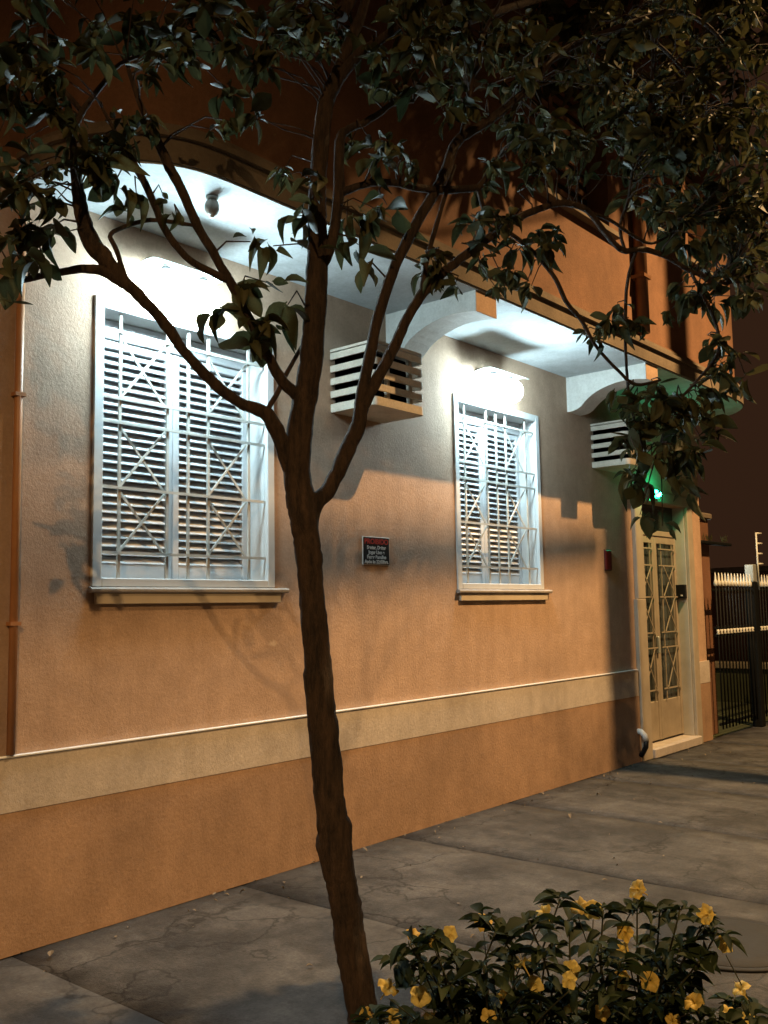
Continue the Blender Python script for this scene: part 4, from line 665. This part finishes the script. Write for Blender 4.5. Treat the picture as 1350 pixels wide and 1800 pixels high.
def leaf_geo(fold, curl, wid):
    st = [(0, .012), (.10, .05), (.26, .30), (.45, .46), (.64, .47), (.82, .30), (.93, .12), (1.0, .0)]
    v, f = [], []
    for t, w in st:
        z = curl * (t * t) * -1.0
        wv = w * wid + .012
        v += [(-wv, t, z + fold * w), (0, t, z), (wv, t, z + fold * w)]
    for i in range(len(st) - 1):
        a = i * 3
        f += [(a, a + 1, a + 4, a + 3), (a + 1, a + 2, a + 5, a + 4)]
    return np.array(v), f
LG = [leaf_geo(.30, .22, .50), leaf_geo(.45, .42, .40), leaf_geo(.14, -.12, .55), leaf_geo(.60, .75, .42)]
LM = []
for k, (v, f) in enumerate(LG):
    me = bpy.data.meshes.new('leaf'); me.from_pydata(v.tolist(), [], f); me.polygons.foreach_set('use_smooth', [True] * len(f)); me.materials.append(M['leaf']); LM.append(me)
def leaf_frame(base, d, roll, L):
    d = d.normalized(); up = Vector((0, 0, 1))
    s = d.cross(up); s = s.normalized() if s.length > 1e-4 else Vector((1, 0, 0))
    n = s.cross(d); q = Quaternion(d, roll); s = q @ s; n = q @ n
    m = Matrix((s, d, n)).transposed().to_4x4(); m.translation = base
    return m @ Matrix.Scale(L, 4)
def cluster(c, n, L, main, r):
    """leaves whorled round a twig end, drooping"""
    res = []
    ph = r.uniform(0, 6.28)
    for k in range(n):
        a = ph + k * 2.4 + r.uniform(-.4, .4); el = r.uniform(-1.15, .45)
        d = Vector((math.cos(a) * math.cos(el), math.sin(a) * math.cos(el), math.sin(el))) + main * .35
        off = Vector((r.uniform(-1, 1), r.uniform(-1, 1), r.uniform(-.6, .6))) * L * .28
        res.append((leaf_frame(Vector(c) + off, d, r.uniform(-1.1, 1.1), L * r.uniform(.5, 1.15)), r.randrange(4)))
    return res
def joined(items, name, mat, parent, geo=LG):
    V, F, o = [], [], 0
    for m, k in items:
        v, f = geo[k]; A = np.array(m)
        V.append(v @ A[:3, :3].T + A[:3, 3]); F += [tuple(i + o for i in q) for q in f]; o += len(v)
    me = bpy.data.meshes.new(name); me.from_pydata(np.concatenate(V).tolist(), [], F); me.polygons.foreach_set('use_smooth', [True] * len(F)); me.update()
    ob = link(name, me, mat, parent); ob['kind'] = 'stuff'; return ob
tw = MB()
def twig(c, r, thick=.0035):
    c = np.array(c); d2 = ((NP - c) ** 2).sum(1) + np.where(NP[:, 2] > c[2] + .25, .15, 0); i = int(d2.argmin()); a = NP[i]
    if d2[i] > 1.2: return Vector((0, 0, -.2))
    mid = (a + c) / 2 + np.array([r.uniform(-.05, .05), r.uniform(-.05, .05), r.uniform(.0, .08)])
    q1 = a * .7 + mid * .3 + np.array([r.uniform(-.02, .02), r.uniform(-.02, .02), .01]);
    tw.tube([tuple(a), tuple(q1), tuple(mid), tuple(c)], [thick * 1.6, thick * 1.3, thick, thick * .6], 5)
    return Vector(c - mid).normalized()
count = 0; mass = []
for (x, y, z, n, L) in KEY:
    mn = twig((x, y, z), rnd)
    for m, k in cluster((x, y, z), n, L, mn, rnd):
        if count < 300:
            o = link('leaf', LM[k], None, tree); o.matrix_parent_inverse = Matrix.Identity(4); o.matrix_local = Matrix.Translation(-Vector(tree.location)) @ m; count += 1
        else: mass.append((m, k))
UP = random.Random(21)
for k in range(880):
    x = UP.uniform(2.2, 8.4); y = UP.uniform(-2.75, -1.15); z = 5.72 + min(max(x - 5.6, 0) * .40, .55) + (x - 5.5) ** 2 * .02 - (y + 2) * 1.05 + UP.random() ** 1.3 * 1.5
    mass += cluster((x, y, z), UP.randint(6, 9), UP.uniform(.12, .17), Vector((0, 0, -.2)), UP)
for c in CL:
    mn = twig(c, rnd, .0028)
    mass += cluster(c, rnd.randint(6, 10), rnd.uniform(.055, .125), mn, rnd)
joined(mass, 'crown', M['leaf'], tree)
o = obj('twigs', tw, M['bark'], tree); o['kind'] = 'stuff'

# ================================================================ FLOWERING BUSH
FL = [[2.208,-2.544,0.61],[2.401,-2.451,0.558],[2.612,-2.776,0.649],[2.678,-2.791,0.626],[2.696,-2.931,0.705],[2.708,-2.877,0.569],[2.718,-2.86,0.513],[2.62,-2.744,0.459],[2.427,-2.844,0.507],[2.661,-2.886,0.447],[2.628,-2.992,0.478],[2.894,-3.147,0.412],[2.774,-3.163,0.384],[2.731,-3.007,0.343],[2.61,-2.716,0.353],[2.434,-2.625,0.399],[2.143,-2.423,0.474],[2.252,-2.449,0.421],[2.186,-2.404,0.374],[2.355,-2.403,0.311],[2.109,-2.369,0.395],[2.401,-2.709,0.531],[2.893,-3.159,0.316],[2.299,-2.659,0.406],[2.255,-2.424,0.594],[2.466,-2.533,0.59],[2.489,-2.731,0.658],[2.736,-3.12,0.657],[2.819,-3.141,0.557],[2.472,-2.704,0.449],[2.512,-2.901,0.406],[2.672,-3.1,0.434]]
TIP = [[2.131,-2.513,0.614],[2.218,-2.527,0.625],[2.184,-2.426,0.534],[2.311,-2.641,0.67],[2.318,-2.674,0.627],[2.335,-2.778,0.674],[2.533,-2.764,0.686],[2.638,-2.73,0.588],[2.634,-2.849,0.644],[2.687,-2.933,0.663],[2.756,-2.972,0.637],[2.644,-3.084,0.685],[2.863,-3.067,0.603],[2.799,-3.125,0.591],[2.763,-3.035,0.55],[2.348,-2.509,0.522],[2.415,-2.666,0.537],[2.431,-2.771,0.57],[2.504,-2.895,0.591],[2.538,-2.946,0.547],[2.351,-2.566,0.438],[2.408,-2.705,0.437],[2.555,-2.769,0.423],[2.438,-2.942,0.484],[2.619,-2.971,0.42],[2.395,-2.429,0.409],[2.085,-2.4,0.403],[2.212,-2.378,0.372],[2.226,-2.43,0.349],[2.336,-2.673,0.39],[2.631,-2.641,0.269],[2.505,-2.867,0.369],[2.831,-2.995,0.326],[2.687,-3.157,0.398],[2.716,-3.242,0.41],[2.966,-3.101,0.342],[2.672,-2.987,0.533],[2.243,-2.684,0.558],[2.221,-2.481,0.535],[2.757,-3.087,0.515]]
bush = tag(empty('flowering_bush', (2.75, -2.75, 0)), 'low leafy bush with yellow trumpet flowers at the foot of the tree', 'bush')
rb = random.Random(9)
bg = [leaf_geo(.30, .25, .50), leaf_geo(.45, .5, .44)]
BM = []
for v, f in bg:
    me = bpy.data.meshes.new('leaf'); me.from_pydata(v.tolist(), [], f); me.polygons.foreach_set('use_smooth', [True] * len(f)); me.materials.append(M['bleaf']); BM.append(me)
leaves = []
ROOTS = [Vector((2.55 + .16 * i, -2.45 - .15 * i + rb.uniform(-.1, .1), .0)) for i in range(5)]
def stalk(tip, leafy=True, thick=.006):
    tip = Vector(tip); rt = min(ROOTS, key=lambda q: (q.xy - tip.xy).length + rb.uniform(0, .25)) + Vector((rb.uniform(-.05, .05), rb.uniform(-.05, .05), 0))
    mid = rt.lerp(tip, .55) + Vector((rb.uniform(-.04, .04), rb.uniform(-.04, .04), .07))
    P = [Vector(q) for q in catmull([rt, rt.lerp(mid, .5) + Vector((0, 0, .03)), mid, tip], 5)]
    obj('stem', MB().tube(P, [thick * (1 - .6 * i / (len(P) - 1)) for i in range(len(P))], 6), M['stem'], bush)
    if not leafy: return
    for i in range(4, len(P)):
        a = rb.uniform(0, 6.28); t = (P[i] - P[i - 1]).normalized()
        for s in (0, math.pi):
            d = Vector((math.cos(a + s), math.sin(a + s), rb.uniform(-.35, .35))) + t * .35
            leaves.append((leaf_frame(P[i], d, rb.uniform(-.5, .5), rb.uniform(.045, .095)), rb.randrange(2)))
    for k in range(7):
        a = rb.uniform(0, 6.28); d = Vector((math.cos(a), math.sin(a), rb.uniform(-.1, .9)))
        leaves.append((leaf_frame(tip + Vector((rb.uniform(-.02, .02), rb.uniform(-.02, .02), rb.uniform(-.03, .01))), d, rb.uniform(-.6, .6), rb.uniform(.035, .075)), rb.randrange(2)))
for q in TIP: stalk(q)
cpos = Vector(cam.location)
leaves.sort(key=lambda it: -it[0].translation.z)
for m, k in leaves[:300]:
    o = link('leaf', BM[k], None, bush); o.matrix_parent_inverse = Matrix.Identity(4); o.matrix_local = Matrix.Translation(-Vector(bush.location)) @ m
joined(leaves[300:], 'foliage', M['bleaf'], bush, bg)
def flower_mesh(seed):
    """a trumpet: long thin tube flaring into a ruffled five-lobed rim"""
    r = random.Random(seed); mb = MB(); n = 30; vs = []
    ph = [r.uniform(0, 6.28) for _ in range(3)]; lobes = [r.uniform(.85, 1.18) for _ in range(5)]
    prof = [(.045, -1.5), (.06, -.8), (.11, -.32), (.24, -.10), (.45, .0), (.70, .03), (.90, .0), (1.02, -.08)]
    for i, (rr, h) in enumerate(prof):
        q = max(0, (rr - .3) / .72)
        for k in range(n):
            a = 2 * math.pi * k / n; u = (a / (2 * math.pi) * 5) % 1; lob = lobes[int(a / (2 * math.pi) * 5) % 5]
            notch = 1 - .20 * q * (abs(2 * u - 1) ** 4) + q * .06 * math.cos(2 * math.pi * (2 * u - 1))
            w = notch * (1 + (lob - 1) * q * math.sin(math.pi * u))
            z = h + q * (.13 * math.sin(5 * a + ph[0]) + .10 * math.sin(9 * a + ph[1]) + .07 * math.sin(2 * a + ph[2]) + r.uniform(-.03, .03))
            vs.append((rr * w * math.cos(a), rr * w * math.sin(a), z))
    fs = [(i * n + k, i * n + (k + 1) % n, (i + 1) * n + (k + 1) % n, (i + 1) * n + k) for i in range(len(prof) - 1) for k in range(n)]
    mb.add(vs, fs, True)
    for k in range(3):
        a = r.uniform(0, 6.28); mb.tube([(0, 0, -.3), (.1 * math.cos(a), .1 * math.sin(a), .35), (.25 * math.cos(a), .25 * math.sin(a), .75)], .022, 4)
    me = bpy.data.meshes.new('flower'); me.from_pydata(mb.v, [], mb.f); me.polygons.foreach_set('use_smooth', [True] * len(mb.f)); me.materials.append(M['petal']); return me
FM = [flower_mesh(k) for k in range(7)]
for i, q in enumerate(FL):
    q = Vector(q); stalk(q - Vector((0, 0, .03)), False, .004)
    to = (cpos - q).normalized(); d = (to * rb.uniform(.3, 1.2) + Vector((rb.uniform(-.75, .75), rb.uniform(-.75, .75), rb.uniform(-.1, .7)))).normalized()
    o = link('flower', FM[i % 7], None, bush); o.matrix_parent_inverse = Matrix.Identity(4)
    o.matrix_local = Matrix.Translation(-Vector(bush.location)) @ Matrix.Translation(q) @ d.to_track_quat('Z', 'Y').to_matrix().to_4x4() @ Matrix.Rotation(rb.uniform(0, 6), 4, 'Z') @ Matrix.Scale(rb.uniform(.022, .034), 4)

# ================================================================ SMALL THINGS ON THE PAVEMENT
t = tag(empty('manhole_cover', (4.42, -2.52, 0)), 'round dark manhole cover in the pavement behind the bush', 'manhole')
obj('ring', MB().lathe([(.36, .004), (.36, .010), (.33, .011), (.325, .006)], (4.42, -2.52, 0), 40), M['iron_cover'], t)
obj('lid', MB().lathe([(.002, .010), (.20, .011), (.318, .010), (.320, .005)], (4.42, -2.52, 0), 40), M['iron_cover'], t)
for k, (x, y, lab) in enumerate(((2.43, -.16, 'dry fallen leaf near the wall at the lower left'), (4.66, -.07, 'dry fallen leaf at the wall foot beside the trunk'), (6.83, -.20, 'dry fallen leaf at the wall foot below the farther window'), (6.3, -.66, 'dry fallen leaf on the pavement joint'))):
    v, f = LG[k]; me = bpy.data.meshes.new('fallen_leaf'); me.from_pydata((v * np.array([1, 1, .6])).tolist(), [], f); me.materials.append(M['dry'])
    o = tag(link('fallen_leaf', me, None), lab, 'leaf', 'fallen leaves'); o.location = (x, y, .022); o.scale = (.055,) * 3; o.rotation_euler = (rnd.uniform(-.15, .1), rnd.uniform(-.1, .1), rnd.uniform(0, 6))

lit = []
for k in range(150):
    u = rnd.random()
    x = rnd.uniform(2.0, 10.5); y = -.03 - abs(rnd.gauss(0, .10)) if u < .45 else rnd.uniform(-2.6, -.05)
    m = Matrix.Translation((x, y, rnd.uniform(.006, .012))) @ Matrix.Rotation(rnd.uniform(0, 6.28), 4, 'Z') @ Matrix.Rotation(rnd.uniform(-.3, .3), 4, 'X') @ Matrix.Scale(rnd.uniform(.010, .038), 4)
    lit.append((m, rnd.randrange(4)))
lt = joined(lit, 'leaf_litter', M['dry'], None); lt['label'] = 'scattered specks of dry leaf litter on the pavement'
